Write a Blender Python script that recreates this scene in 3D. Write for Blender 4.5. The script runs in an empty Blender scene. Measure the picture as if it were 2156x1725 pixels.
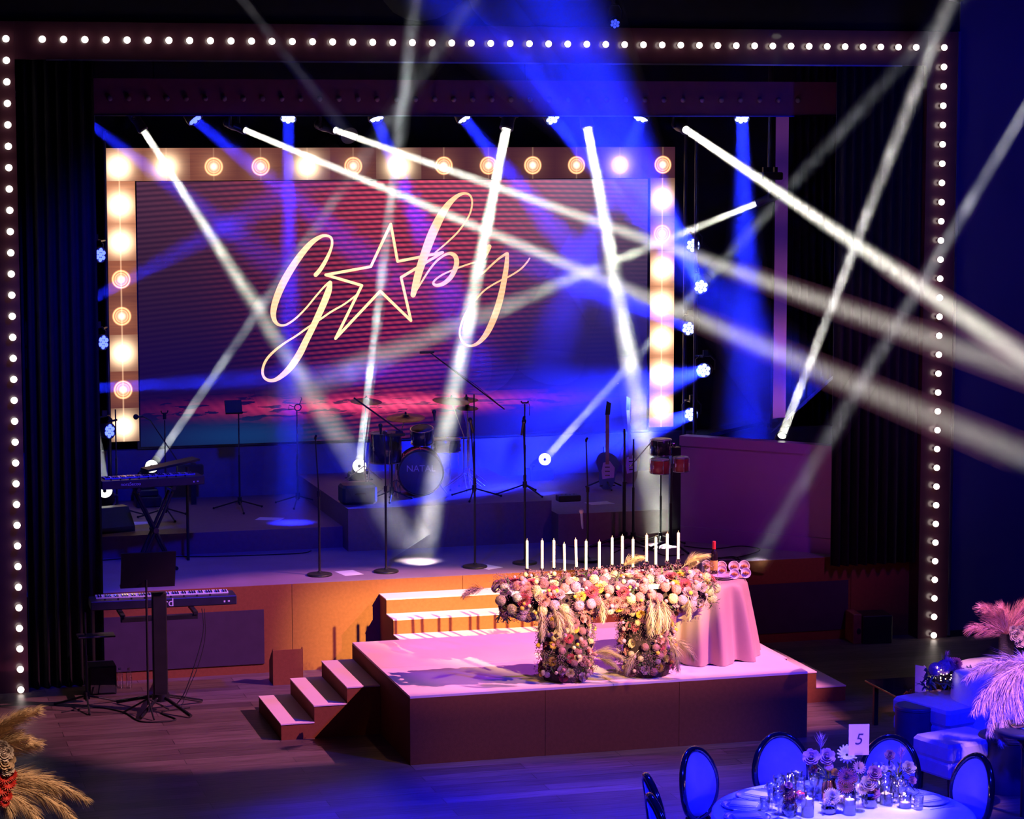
import bpy, math, random
from mathutils import Vector, Matrix, Quaternion
random.seed(7)
C = bpy.context.scene.collection
PI = math.pi
sc = bpy.context.scene

# ---------------------------------------------------------------- camera
W_PX, H_PX = 2156, 1725
CAM = Vector((-4.94036, -21.01577, 5.54883))
YAW, PITCH, ROLL, FPX = 0.272726, 0.109862, -0.000911, 5241.85
_f = Vector((math.sin(YAW)*math.cos(PITCH), math.cos(YAW)*math.cos(PITCH), -math.sin(PITCH)))
_r0 = Vector((math.cos(YAW), -math.sin(YAW), 0)); _u0 = _r0.cross(_f)
_r = _r0*math.cos(ROLL)+_u0*math.sin(ROLL); _u = -_r0*math.sin(ROLL)+_u0*math.cos(ROLL)
def at(px, py, x=None, y=None, z=None):
    """point of the place seen at a pixel, on the plane x, y or z = const"""
    d = _f+_r*((px-W_PX/2)/FPX)+_u*((H_PX/2-py)/FPX)
    t = (x-CAM.x)/d.x if x is not None else (y-CAM.y)/d.y if y is not None else (z-CAM.z)/d.z
    return CAM+d*t
def scale_at(p): return FPX/((Vector(p)-CAM).dot(_f))     # pixels per metre at a point
cd = bpy.data.cameras.new('camera'); cam = bpy.data.objects.new('camera', cd); C.objects.link(cam)
cd.sensor_width = 36; cd.lens = FPX/W_PX*36; cd.clip_end = 200
m3 = Matrix((_r, _u, -_f)).transposed()
cam.matrix_world = Matrix.Translation(CAM) @ m3.to_4x4()
sc.camera = cam
sc.view_settings.view_transform = 'Standard'; sc.view_settings.look = 'None'
sc.view_settings.exposure = 0; sc.view_settings.gamma = 1; sc.view_settings.use_curve_mapping = False
sc.render.film_transparent = False
cy = sc.cycles
cy.max_bounces = 5; cy.diffuse_bounces = 2; cy.glossy_bounces = 2; cy.transmission_bounces = 4
cy.transparent_max_bounces = 24; cy.volume_bounces = 0; cy.sample_clamp_indirect = 4
cy.use_denoising = True; cy.caustics_reflective = False; cy.caustics_refractive = False
cy.use_adaptive_sampling = False
cy.volume_max_steps = 64

# ---------------------------------------------------------------- world and large lights
w = bpy.data.worlds.new('world'); sc.world = w; w.use_nodes = True
w.node_tree.nodes['Background'].inputs[0].default_value = (0.012, 0.004, 0.10, 1)
w.node_tree.nodes['Background'].inputs[1].default_value = 0.05
def spot(name, loc, target, power, col, deg, blend=.3, size=.08):
    l = bpy.data.lights.new(name, 'SPOT'); l.energy = power; l.color = col
    l.spot_size = math.radians(deg); l.spot_blend = blend; l.shadow_soft_size = size
    o = bpy.data.objects.new(name, l); C.objects.link(o); o.location = loc
    o.rotation_euler = (Vector(target)-Vector(loc)).to_track_quat('-Z', 'Y').to_euler()
    return o
# front-of-house lamps: low amber key over the steps, pink wash from the upper right, blue wash over the tables; plus added fills
AMB = Vector((3.6, -9.0, 5.5)); PNK = Vector((10.4, -4.0, 10.9))
spot('amber_key_lamp', AMB, (1.5, 3.2, .72), 38000, (1, .68, .24), 15, 1, .03)
spot('pink_spot_lamp', PNK, (1.5, 1.5, .5), 18000, (1, .31, .56), 23, .25, .01)
spot('added_front_fill', (1.5, -2.6, 6.6), (1.6, -.1, .1), 800, (1, .50, .13), 34, .8, .1)  # added fill standing in for warm bounce along the platform front
spot('flower_lamp', (2.0, -5.5, 6.8), (2.05, .3, 1.3), 160, (1, .66, .66), 14, .6, .1)
spot('flower_pin_lamp', (2.0, -6.0, 7.0), at(1268, 1240, y=.08), 2600, (1, .72, .25), 2.6, .8, .02)
spot('blue_table_lamp', (-1.5, -11.0, 7.2), (2.6, -4.8, .3), 11000, (.004, .006, 1), 33, .5, .15)
spot('blue_table_lamp', (7.0, -8.0, 7.2), (3.4, -3.6, .6), 5000, (.005, .008, 1), 50, .5, .15)
spot('blue_stage_lamp', (-1.0, -1.0, 7.2), (-.6, 6.6, 1.0), 2600, (.004, .004, 1), 52, .6, .2)
spot('blue_floor_lamp', (.6, -.9, 8.6), (.6, -3.1, 0), 17000, (.003, .003, 1), 44, .7, .15)
spot('violet_top_lamp', (1.9, 1.3, 8.6), (1.9, 1.25, .62), 1000, (.50, .05, 1), 27, .3, .05)
spot('blue_wall_lamp', (6.5, -4.5, 6.9), (9.0, 3.9, 4.0), 900, (.004, .004, 1), 70, .9, .2)
spot('purple_stage_lamp', (6.5, -2.5, 6.8), (5.2, 5.2, 1.4), 420, (.62, .03, .62), 26, .6, .2)
spot('purple_floor_lamp', (-3.0, -3.0, 7.0), (-.8, 2.9, 0), 60, (.7, .14, .6), 50, .7, .2)
spot('table_pin_lamp', (2.2, -7.5, 7.0), (2.05, -4.85, .9), 2300, (.62, .5, 1), 13, .5, .05)
spot('lounge_pin_lamp', (6.5, -8.5, 7.0), at(2110, 1490, y=-3.0), 6500, (1, .42, .55), 8, .8, .05)
spot('lounge_pin_lamp', (5.2, -5.5, 7.0), (5.35, -.6, 1.0), 5500, (1, .35, .5), 9, .8, .05)
spot('added_corner_fill', (-2.5, -9.0, 6.6), (-3.85, -5.0, 1.4), 1800, (1, .62, .34), 13, .7, .05)  # added warm fill to brighten the lower left arrangement

# ---------------------------------------------------------------- materials
MATS = {}
def mat(name, col=(.5, .5, .5), rough=.5, metal=0, emit=None, es=1, var=0, vs=8, bump=0, bs=60, spec=.5, trans=0, ior=1.45, coat=0, sheen=0, stretch=None, mottle=None):
    if name in MATS: return MATS[name]
    m = bpy.data.materials.new(name); m.use_nodes = True; nt = m.node_tree; n = nt.nodes; L = nt.links
    b = n['Principled BSDF']; I = b.inputs
    I['Base Color'].default_value = (*col, 1); I['Roughness'].default_value = rough; I['Metallic'].default_value = metal
    I['Specular IOR Level'].default_value = spec; I['IOR'].default_value = ior
    I['Transmission Weight'].default_value = trans; I['Coat Weight'].default_value = coat; I['Sheen Weight'].default_value = sheen
    if emit is not None:
        I['Emission Color'].default_value = (*emit, 1); I['Emission Strength'].default_value = es
    tc = n.new('ShaderNodeTexCoord'); src = tc.outputs['Object']
    if stretch:
        mp = n.new('ShaderNodeMapping'); mp.inputs['Scale'].default_value = stretch; L.new(src, mp.inputs[0]); src = mp.outputs[0]
    if var:
        nz = n.new('ShaderNodeTexNoise'); nz.inputs['Scale'].default_value = vs; nz.inputs['Detail'].default_value = 4; L.new(src, nz.inputs['Vector'])
        rp = n.new('ShaderNodeValToRGB'); a = mottle or tuple(max(0, c*(1-var)) for c in col)
        rp.color_ramp.elements[0].color = (*a, 1); rp.color_ramp.elements[0].position = .3
        rp.color_ramp.elements[1].color = (*[min(1, c*(1+var)) for c in col], 1); rp.color_ramp.elements[1].position = .7
        L.new(nz.outputs[0], rp.inputs[0]); L.new(rp.outputs[0], I['Base Color'])
    if bump:
        nb = n.new('ShaderNodeTexNoise'); nb.inputs['Scale'].default_value = bs; L.new(src, nb.inputs['Vector'])
        bp = n.new('ShaderNodeBump'); bp.inputs['Strength'].default_value = bump; bp.inputs['Distance'].default_value = .01
        L.new(nb.outputs[0], bp.inputs['Height']); L.new(bp.outputs[0], I['Normal'])
    MATS[name] = m
    return m

# ---------------------------------------------------------------- mesh builder
def basis(d):
    d = Vector(d).normalized(); a = Vector((0, 0, 1)) if abs(d.z) < .95 else Vector((1, 0, 0))
    x = d.cross(a).normalized(); return x, d.cross(x).normalized(), d
class MB:
    def __init__(s): s.v = []; s.f = []; s.sm = []; s.M = None
    def add(s, vs, fs, smooth=False):
        k = len(s.v); s.v += [tuple(s.M @ Vector(p)) if s.M else tuple(p) for p in vs]
        for f in fs: s.f.append(tuple(i+k for i in f)); s.sm.append(smooth)
        return s
    def box(s, x0, x1, y0, y1, z0, z1, bev=0):
        if bev:
            b = bev; X = (x0, x0+b, x1-b, x1); Y = (y0, y0+b, y1-b, y1)
            lo = [(x0+b, y0, 0), (x1-b, y0, 0), (x1, y0+b, 0), (x1, y1-b, 0), (x1-b, y1, 0), (x0+b, y1, 0), (x0, y1-b, 0), (x0, y0+b, 0)]
            cx, cyy = (x0+x1)/2, (y0+y1)/2
            def ring(z, ins): return [(px-(b*.7*ins if px > cx else -b*.7*ins), py-(b*.7*ins if py > cyy else -b*.7*ins), z) for px, py, _ in lo]
            R = [ring(z0, 1), ring(z0+b, 0), ring(z1-b, 0), ring(z1, 1)]
            vs = sum(R, []); fs = [tuple(range(7, -1, -1)), tuple(range(24, 32))]
            for j in range(3):
                for i in range(8): fs.append((j*8+i, j*8+(i+1) % 8, j*8+8+(i+1) % 8, j*8+8+i))
            return s.add(vs, fs)
        vs = [(x, y, z) for z in (z0, z1) for y in (y0, y1) for x in (x0, x1)]
        return s.add(vs, [(0, 2, 3, 1), (4, 5, 7, 6), (0, 1, 5, 4), (2, 6, 7, 3), (0, 4, 6, 2), (1, 3, 7, 5)])
    def prism(s, prof, axis, a, b):
        """extrude a 2d profile; axis 'x': (y,z), 'y': (x,z), 'z': (x,y)"""
        def P(p, t): return {'x': (t, p[0], p[1]), 'y': (p[0], t, p[1]), 'z': (p[0], p[1], t)}[axis]
        n = len(prof); vs = [P(p, a) for p in prof]+[P(p, b) for p in prof]
        return s.add(vs, [tuple(range(n-1, -1, -1)), tuple(range(n, 2*n))]+[(i, (i+1) % n, n+(i+1) % n, n+i) for i in range(n)])
    def cyl(s, p0, p1, r0, r1=None, n=12, caps=True, smooth=True):
        r1 = r0 if r1 is None else r1; p0 = Vector(p0); p1 = Vector(p1); x, y, d = basis(p1-p0)
        vs = [p+(x*math.cos(2*PI*i/n)+y*math.sin(2*PI*i/n))*r for p, r in ((p0, r0), (p1, r1)) for i in range(n)]
        s.add(vs, [(i, (i+1) % n, n+(i+1) % n, n+i) for i in range(n)], smooth)
        if caps: s.add(vs, [tuple(range(n-1, -1, -1)), tuple(range(n, 2*n))])
        return s
    def tube(s, pts, r, n=6, closed=False):
        pts = [Vector(p) for p in pts]; m = len(pts); vs = []; px = None
        for i, p in enumerate(pts):
            a = pts[(i-1) % m] if (closed or i > 0) else p; b = pts[(i+1) % m] if (closed or i < m-1) else p
            d = (b-a).normalized()
            if px is None: px = basis(d)[0]
            x = (px-d*px.dot(d)).normalized(); y = d.cross(x); px = x
            rr = r[i] if isinstance(r, (list, tuple)) else r
            vs += [p+(x*math.cos(2*PI*k/n)+y*math.sin(2*PI*k/n))*rr for k in range(n)]
        fs = []
        for i in range(m if closed else m-1):
            j = (i+1) % m
            fs += [(i*n+k, i*n+(k+1) % n, j*n+(k+1) % n, j*n+k) for k in range(n)]
        s.add(vs, fs, True)
        if not closed: s.add(vs, [tuple(range(n-1, -1, -1)), tuple(range((m-1)*n, m*n))])
        return s
    def lathe(s, prof, n=20, c=(0, 0, 0), d=(0, 0, 1), smooth=True):
        """profile of (radius, height) turned about d at c"""
        x, y, d = basis(d); c = Vector(c); vs = []
        for r, h in prof: vs += [c+d*h+(x*math.cos(2*PI*i/n)+y*math.sin(2*PI*i/n))*r for i in range(n)]
        fs = [(j*n+i, j*n+(i+1) % n, (j+1)*n+(i+1) % n, (j+1)*n+i) for j in range(len(prof)-1) for i in range(n)]
        s.add(vs, fs, smooth)
        if prof[0][0] > 1e-4: s.add(vs[:n], [tuple(range(n-1, -1, -1))])
        if prof[-1][0] > 1e-4: s.add(vs[-n:], [tuple(range(n))])
        return s
    def ball(s, c, r, n=10, m=7, sz=1):
        return s.lathe([(max(1e-5, r*math.sin(PI*j/m)), -r*sz*math.cos(PI*j/m)) for j in range(m+1)], n, c)
    def torus(s, c, R, r, d=(0, 0, 1), n=24, k=6, ry=None):
        x, y, d = basis(d); c = Vector(c); ry = ry or R
        return s.tube([c+x*math.cos(2*PI*i/n)*R+y*math.sin(2*PI*i/n)*ry for i in range(n)], r, k, True)
    def build(s, name, m, parent=None, uv=None):
        me = bpy.data.meshes.new(name); me.from_pydata(s.v, [], s.f); me.update()
        me.polygons.foreach_set('use_smooth', s.sm); me.materials.append(m)
        o = bpy.data.objects.new(name, me); C.objects.link(o)
        if parent is not None: o.parent = parent
        return o
def tag(o, label=None, cat=None, group=None, kind=None):
    if label: o['label'] = label
    if cat: o['category'] = cat
    if group: o['group'] = group
    if kind: o['kind'] = kind
    return o
def thing(name, label, cat, loc=(0, 0, 0), rz=0, group=None):
    o = bpy.data.objects.new(name, None); C.objects.link(o); o.location = loc; o.rotation_euler = (0, 0, rz)
    o.empty_display_size = .1
    return tag(o, label, cat, group)
def struct(name, mb, m, label=None):
    o = mb.build(name, m); o['kind'] = 'structure'
    if label: o['label'] = label
    return o
def dup(root, loc=None, rz=None, label=None, group=None, rot=None, scale=None):
    r = root.copy(); C.objects.link(r)
    if loc is not None: r.location = loc
    if rz is not None: r.rotation_euler = (0, 0, rz)
    if rot is not None: r.rotation_euler = rot
    if scale is not None: r.scale = (scale,)*3 if not isinstance(scale, tuple) else scale
    if label: r['label'] = label
    if group: r['group'] = group
    for ch in list(root.children):
        c = ch.copy(); C.objects.link(c); c.parent = r
        for g in list(ch.children):
            d = g.copy(); C.objects.link(d); d.parent = c
    return r
ORD = ['first', 'second', 'third', 'fourth', 'fifth', 'sixth', 'seventh', 'eighth', 'ninth', 'tenth', 'eleventh', 'twelfth', 'thirteenth', 'fourteenth', 'fifteenth', 'sixteenth']
def text_mesh(txt, size, depth=.002, shear=0, spacing=1):
    cu = bpy.data.curves.new('text', 'FONT'); cu.body = txt; cu.size = size; cu.extrude = depth; cu.shear = shear
    cu.align_x = 'CENTER'; cu.align_y = 'CENTER'; cu.space_character = spacing
    o = bpy.data.objects.new('text', cu); C.objects.link(o); bpy.context.view_layer.update()
    me = bpy.data.meshes.new_from_object(o.evaluated_get(bpy.context.evaluated_depsgraph_get()))
    bpy.data.objects.remove(o); bpy.data.curves.remove(cu)
    return me
def link_mesh(name, me, m, parent, loc=(0, 0, 0), rot=(0, 0, 0)):
    me.materials.clear(); me.materials.append(m); o = bpy.data.objects.new(name, me); C.objects.link(o)
    o.parent = parent; o.location = loc; o.rotation_euler = rot; return o

def thin_glass(name, tint=(.93, .95, 1), rough=.03, refl=.10):
    m = bpy.data.materials.new(name); m.use_nodes = True; nt = m.node_tree; nt.nodes.clear(); n = nt.nodes
    out = n.new('ShaderNodeOutputMaterial'); tr = n.new('ShaderNodeBsdfTransparent'); gl = n.new('ShaderNodeBsdfGlossy'); mx = n.new('ShaderNodeMixShader'); lw = n.new('ShaderNodeLayerWeight')
    tr.inputs[0].default_value = (*tint, 1); gl.inputs['Roughness'].default_value = rough; lw.inputs[0].default_value = .35
    ma = n.new('ShaderNodeMath'); ma.operation = 'MULTIPLY_ADD'; ma.inputs[1].default_value = .75; ma.inputs[2].default_value = refl
    L = nt.links; L.new(lw.outputs['Facing'], ma.inputs[0]); L.new(ma.outputs[0], mx.inputs[0]); L.new(tr.outputs[0], mx.inputs[1]); L.new(gl.outputs[0], mx.inputs[2]); L.new(mx.outputs[0], out.inputs[0])
    return m
M_black = mat('black_paint', (.012, .012, .014), .45, var=.3)
M_blackgloss = mat('black_gloss', (.01, .01, .012), .15, coat=.5, var=.2)
M_blackcloth = mat('black_cloth', (.012, .011, .016), .95, bump=.3, bs=200, var=.3, vs=20)
M_rubber = mat('black_rubber', (.01, .01, .01), .8, var=.2)
M_chrome = mat('chrome', (.75, .75, .78), .18, 1, var=.05)
M_darkmetal = mat('dark_metal', (.05, .05, .06), .35, .8, var=.2)
M_white = mat('white_plastic', (.8, .8, .8), .4, var=.04)
M_paper = mat('paper', (.75, .74, .78), .8, var=.05)
# ---------------------------------------------------------------- room and stage
YP = 3.9                     # plane of the proscenium
SZ = .92                     # stage height
YS = 4.13                    # stage front wall
def wood_floor():
    m = bpy.data.materials.new('wood_plank_floor'); m.use_nodes = True; n = m.node_tree.nodes; L = m.node_tree.links; b = n['Principled BSDF']
    tc = n.new('ShaderNodeTexCoord'); br = n.new('ShaderNodeTexBrick'); L.new(tc.outputs['Object'], br.inputs['Vector'])
    br.inputs['Scale'].default_value = 1; br.inputs['Brick Width'].default_value = 1.9; br.inputs['Row Height'].default_value = .19
    br.inputs['Mortar Size'].default_value = .003; br.inputs['Mortar Smooth'].default_value = .1
    br.inputs['Color1'].default_value = (.20, .145, .13, 1); br.inputs['Color2'].default_value = (.10, .07, .065, 1); br.inputs['Mortar'].default_value = (.02, .012, .01, 1)
    mp = n.new('ShaderNodeMapping'); mp.inputs['Scale'].default_value = (1.2, 14, 1); L.new(tc.outputs['Object'], mp.inputs[0])
    nz = n.new('ShaderNodeTexNoise'); nz.inputs['Scale'].default_value = 2.2; nz.inputs['Detail'].default_value = 6; L.new(mp.outputs[0], nz.inputs['Vector'])
    mx = n.new('ShaderNodeMix'); mx.data_type = 'RGBA'; mx.blend_type = 'MULTIPLY'; mx.inputs[0].default_value = .75
    rp = n.new('ShaderNodeValToRGB'); rp.color_ramp.elements[0].position = .3; rp.color_ramp.elements[0].color = (.35, .32, .3, 1); rp.color_ramp.elements[1].position = .7
    L.new(nz.outputs[0], rp.inputs[0]); L.new(br.outputs[0], mx.inputs[6]); L.new(rp.outputs[0], mx.inputs[7]); L.new(mx.outputs[2], b.inputs['Base Color'])
    b.inputs['Roughness'].default_value = .42
    bp = n.new('ShaderNodeBump'); bp.inputs['Strength'].default_value = .25; bp.inputs['Distance'].default_value = .01
    L.new(nz.outputs[0], bp.inputs['Height']); L.new(bp.outputs[0], b.inputs['Normal'])
    return m
M_floor = wood_floor()
M_stagefloor = mat('stage_floor_laminate', (.25, .17, .25), .6, var=.1, vs=3, bump=.05)
M_top = mat('pale_deck_laminate', (.86, .66, .66), .55, var=.04, vs=2, bump=.03)
M_fascia = mat('brown_fascia_board', (.23, .083, .028), .6, spec=.12, var=.08, vs=30, bump=.12, bs=150)
M_hatch = mat('dark_hatch_board', (.05, .03, .05), .5, var=.1)
M_wall = mat('dark_blue_wall', (.05, .05, .12), .7, var=.1, vs=1)
M_void = mat('black_wall', (.01, .01, .012), .9, var=.2)
M_pros = mat('lacquered_portal_panel', (.06, .018, .03), .30, var=.1, coat=.3)
M_edge = mat('metal_edge_strip', (.45, .42, .5), .3, 1, var=.05)

struct('floor', MB().box(-9, 13, -9.5, 10, -.1, 0), M_floor)
struct('wall_back', MB().box(-9, 13, 9.6, 9.8, 0, 9.2), M_void)
struct('wall_left', MB().box(-9.2, -9, -9.5, 9.6, 0, 9.2), M_void)
struct('wall_right', MB().box(13, 13.2, -9.5, 9.6, 0, 9.2), M_void)
struct('ceiling', MB().box(-9, 13, YP+.3, 9.6, 9.2, 9.4), M_void)
# audience-side walls beside and above the portal
pL = at(60, 1440, y=YP).x; pR = at(1938, 900, y=YP).x; pR2 = at(1994, 1340, y=YP).x
zT0 = at(600, 129, y=YP).z; zT1 = at(600, 51, y=YP).z
struct('wall_front_right', MB().box(pR2+.02, 13, YP, YP+.25, 0, 9.2), M_wall)
struct('wall_front_left', MB().box(-9, at(28, 760, y=YP-.085).x-.452, YP, YP+.25, 0, 9.2), M_wall)
struct('wall_front_top', MB().box(at(28, 760, y=YP-.085).x-.452, pR2+.02, YP+.02, YP+.27, zT1+.01, 9.2), M_void)
struct('baseboard_right', MB().box(pR2+.02, 13, YP-.02, YP, 0, .07), M_black)
struct('trim_1', MB().box(pR2-.01, pR2+.02, YP-.035, YP, .02, zT1), M_edge)
# stage body
xa, xb = -4.5, 8.5
struct('stage_floor', MB().box(xa, xb, YS+.012, 9.5, SZ-.03, SZ), M_stagefloor)
st = MB()
seams = [xa, -.28, 1.55, 3.2, at(1787, 1300, y=YS).x+.02, xb]
st.box(xa, xb, YS+.02, YS+.1, 0, SZ-.031)
for a, b in zip(seams, seams[1:]): st.box(a+.0025, b-.0025, YS, YS+.019, 0, SZ-.002)
struct('wall_stage_front', st, M_fascia)
h1 = at(165, 1300, y=YS-.02); h2 = at(556, 1284, y=YS-.02); h3 = at(556, 1398, y=YS-.02)
hb = MB(); hb.box(h1.x, h2.x, YS-.012, YS-.001, h3.z, h2.z)
struct('door_1', hb, M_hatch, 'dark hatch panel in the stage front behind the lower keyboard')
h4 = at(1560, 1232, y=YS-.02); h5 = at(1787, 1222, y=YS-.02); h6 = at(1787, 1325, y=YS-.02)
struct('door_2', MB().box(h4.x, h5.x, YS-.012, YS-.001, h6.z, h5.z), M_hatch, 'dark hatch panel in the stage front right of the draped table')
M_riser = mat('riser_board', (.20, .11, .12), .6, var=.08, vs=20)
struct('trim_2', MB().box(-4, .70, 6.25, 9.3, SZ, 1.16), M_riser, 'low left stage riser')
struct('trim_3', MB().box(.702, 3.07, 5.95, 9.3, SZ, 1.40), M_riser, 'middle stage riser under the drum kit')
struct('trim_4', MB().box(3.072, 6.8, 5.68, 9.3, SZ, 1.28), M_riser, 'low right stage riser')
struct('wall_led_base', MB().box(-4, 8, 8.93, 9.05, 1.1, 1.77), mat('upstage_board', (.14, .10, .18), .6, var=.1))

# portal light strips: panel with bulbs
M_bulb = mat('lit_bulb', (1, .9, .85), .3, emit=(1, .84, .74), es=4.5, var=.02)
M_socket = mat('bulb_socket', (.03, .02, .02), .4, var=.1)
SP = .2077
bulb_me = MB().ball((0, 0, 0), .034, 10, 6)
def bulb_part(parent, x, z, y=0):
    if not hasattr(bulb_part, 'b'):
        o = MB().ball((0, 0, 0), .034, 12, 8).build('light_bulb', M_bulb, parent); s = MB().cyl((0, .02, 0), (0, .062, 0), .017, n=8).build('socket', M_socket, o)
        bulb_part.b = o; bulb_part.s = s
    else:
        o = bulb_part.b.copy(); C.objects.link(o); o.parent = parent
        s = bulb_part.s.copy(); C.objects.link(s); s.parent = o
    o.location = (x, y, z); return o
BY = -.085
b0 = at(28, 760, y=YP-.085).x; zb1 = at(1989, 100, y=YP-.085).z; b1 = at(1977.5, 700, y=YP-.085).x
t = thing('bulb_light_strip', 'left upright of the portal with a single column of round lit bulbs', 'light strip', (b0, YP, 0), 0, 'portal bulb strips')
MB().box(-.45, pL-b0, -.02, .24, 0, zT1-.001).build('panel', M_pros, t)
for i in range(32): bulb_part(t, 0, zb1-i*SP, BY)
t = thing('bulb_light_strip', 'right upright of the portal with round lit bulbs beside the dark blue wall', 'light strip', (b1, YP, 0), 0, 'portal bulb strips')
MB().box(pR-b1, pR2-b1-.012, -.02, .24, 0, zT1-.001).build('panel', M_pros, t)
for i in range(32): bulb_part(t, 0, zb1-i*SP, BY)
zrow = at(1000, 91, y=YP-.085).z; xr0 = at(89, 83, y=YP-.085).x; xr1 = at(1929, 100, y=YP-.085).x
nrow = round((xr1-xr0)/SP)+1
t = thing('bulb_light_strip', 'long horizontal header of the portal with a row of round lit bulbs across the top', 'light strip', (xr0, YP, zrow), 0, 'portal bulb strips')
MB().box(pL-xr0+.001, pR-xr0-.001, -.02, .2, zT0-zrow, zT1-zrow).build('panel', M_pros, t)
MB().box(pL-xr0+.3, pR-xr0-.3, -.03, -.012, zT0-zrow-.012, zT0-zrow+.004).build('edge_strip', M_edge, t)
for i in range(nrow): bulb_part(t, (xr1-xr0)*i/(nrow-1), 0, BY)

# inner header with unlit bulbs
yh = 5.0; zh0 = at(1000, 243, y=yh).z; zh1 = at(1000, 173, y=yh).z
t = thing('valance', 'dark purple inner valance with small unlit bulbs above the stage lamps', 'valance', (-2.3, yh, zh0))
MB().box(0, 9.6, 0, .08, 0, zh1-zh0+.02).build('panel', mat('valance_panel', (.16, .05, .10), .5, var=.1), t)
M_unlit = mat('unlit_bulb_glass', (.25, .2, .25), .15, var=.05)
u0 = None
for i in range(38):
    x = (at(190+i*40.2, 207+i*.1, y=yh).x)+2.3
    if u0 is None: u0 = MB().ball((0, 0, 0), .032, 8, 6).build('unlit_bulb', M_unlit, t); o = u0
    else: o = u0.copy(); C.objects.link(o)
    o.location = (x, -.035, .17)
MB().box(0, 9.6, -.012, -.001, -.012, 0).build('edge_strip', M_edge, t)
for x in (.8, 4.8, 8.8): MB().cyl((x, .04, zh1-zh0+.02), (x, .04, 9.2-zh0), .012).build('hanger', M_darkmetal, t)

# side curtains (legs), folded velour
M_curt = mat('black_velour', (.007, .006, .012), .9, bump=.2, bs=150, var=.3, vs=10)
def curtain(x0, x1, y, z0, z1, label, step=.11, amp=.05):
    n = int((x1-x0)/.018); mb = MB(); P = []
    for i in range(n+1):
        x = (x1-x0)*i/n; P.append((x, amp*math.sin(2*PI*x/step+.8*math.sin(x*5))+.012*math.sin(x*60)))
    vs = []; fs = []
    for z in (0, (z1-z0)*.5, z1-z0):
        for (x, yy) in P: vs.append((x, yy, z))
    for (x, yy) in reversed(P):
        pass
    m_ = len(P)
    for j in range(2):
        for i in range(m_-1): fs.append((j*m_+i, j*m_+i+1, (j+1)*m_+i+1, (j+1)*m_+i))
    k = len(vs); vs += [(x, yy+.008, z) for (x, yy, z) in vs]
    fs += [tuple(k+q for q in reversed(f)) for f in fs]
    fs += [(i, k+i, k+i+1, i+1) for i in range(m_-1)]+[(2*m_+i, 2*m_+i+1, k+2*m_+i+1, k+2*m_+i) for i in range(m_-1)]
    mb.add(vs, fs, True); t = thing('stage_curtain', label, 'curtain', (x0, y, z0), 0, 'black side curtains')
    mb.build('curtain_cloth', M_curt, t)
    hm = MB(); hm.box(0, x1-x0, -.06, .07, z1-z0-.03, z1-z0).build('curtain_rail', M_black, t)
curtain(pL+.02, at(208, 800, y=4.02).x, 4.02, .01, 6.9, 'black pleated curtain hanging at the left of the stage')
curtain(at(1750, 1195, y=3.98).x, pR+.3, 3.99, at(1750, 1193, y=3.98).z, at(1700, 905, y=3.98).z+4.6, 'black pleated curtain hanging at the right of the stage in front of the purple parapet')
curtain(at(1668, 700, y=9.2).x, 9.5, 9.2, 1.3, 8.5, 'black backdrop curtain right of the thin glowing light column')
curtain(-4.3, -1.66, 9.2, 1.2, 8.5, 'black backdrop curtain left of the bulb picture screen')

# platform with stairs
PX, PY, PZ = 3.772, 2.454, .62
t = thing('stage_platform', 'low square platform with pale top and brown sides carrying the flower covered table', 'platform', (0, 0, 0))
pb = MB(); pb.box(.012, PX-.012, .012, PY-.012, 0, PZ-.021); pb.build('core', M_void, t)
fx = [0, at(1148, 1500, y=0).x, at(1430, 1500, y=0).x, PX]
for a, b in zip(fx, fx[1:]): MB().box(a+(.002 if a else 0), b-.002, 0, .011, 0, PZ-.02).build('front_panel', M_fascia, t)
MB().box(0, .011, .0115, PY, 0, PZ-.02).build('side_panel', M_fascia, t); MB().box(PX-.011, PX, .0115, PY, 0, PZ-.02).build('side_panel', M_fascia, t)
MB().box(.0115, PX-.0115, PY-.011, PY, 0, PZ-.02).build('back_panel', M_fascia, t)
for x0, x1 in ((0, PX/2), (PX/2, PX)):
    for y0, y1 in ((0, 1.22), (1.22, PY)): MB().box(x0+.0015, x1-.0015, y0+.0015, y1-.0015, PZ-.02, PZ).build('deck_board', M_top, t)
def stairs(name, label, loc, rz, n, run, rise, wid):
    t = thing(name, label, 'stairs', loc, rz, 'stairs around the platform')
    prof = []
    for i in range(n): prof += [(i*run, i*rise), (i*run, (i+1)*rise-.012)]
    prof = [(0, 0)]+prof[1:]+[(n*run, n*rise-.012), (n*run, 0)]
    MB().prism(prof, 'y', 0, wid).build('stair_body', M_fascia, t)
    for i in range(n): MB().box(i*run-.004, (i+1)*run, -.004, wid+.004, (i+1)*rise-.0115, (i+1)*rise).build('tread', M_top, t)
    return t
ST = .1545
stairs('stairs', 'three step stair with pink lit treads on the left side of the platform', (-.935, 1.21, 0), 0, 3, .311, ST, 1.2)
tR = stairs('stairs', 'stair on the right side of the platform, mostly in shade behind the draped table', (PX+.94, 1.3+1.1, 0), PI, 3, .311, ST, 1.1)
# back steps between platform and stage
stairs('stairs', 'wide orange lit steps rising from behind the platform up to the stage', (.65, YS-.004-5*.322, 0), PI/2, 5, .322, .1545, 2.6)

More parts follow.
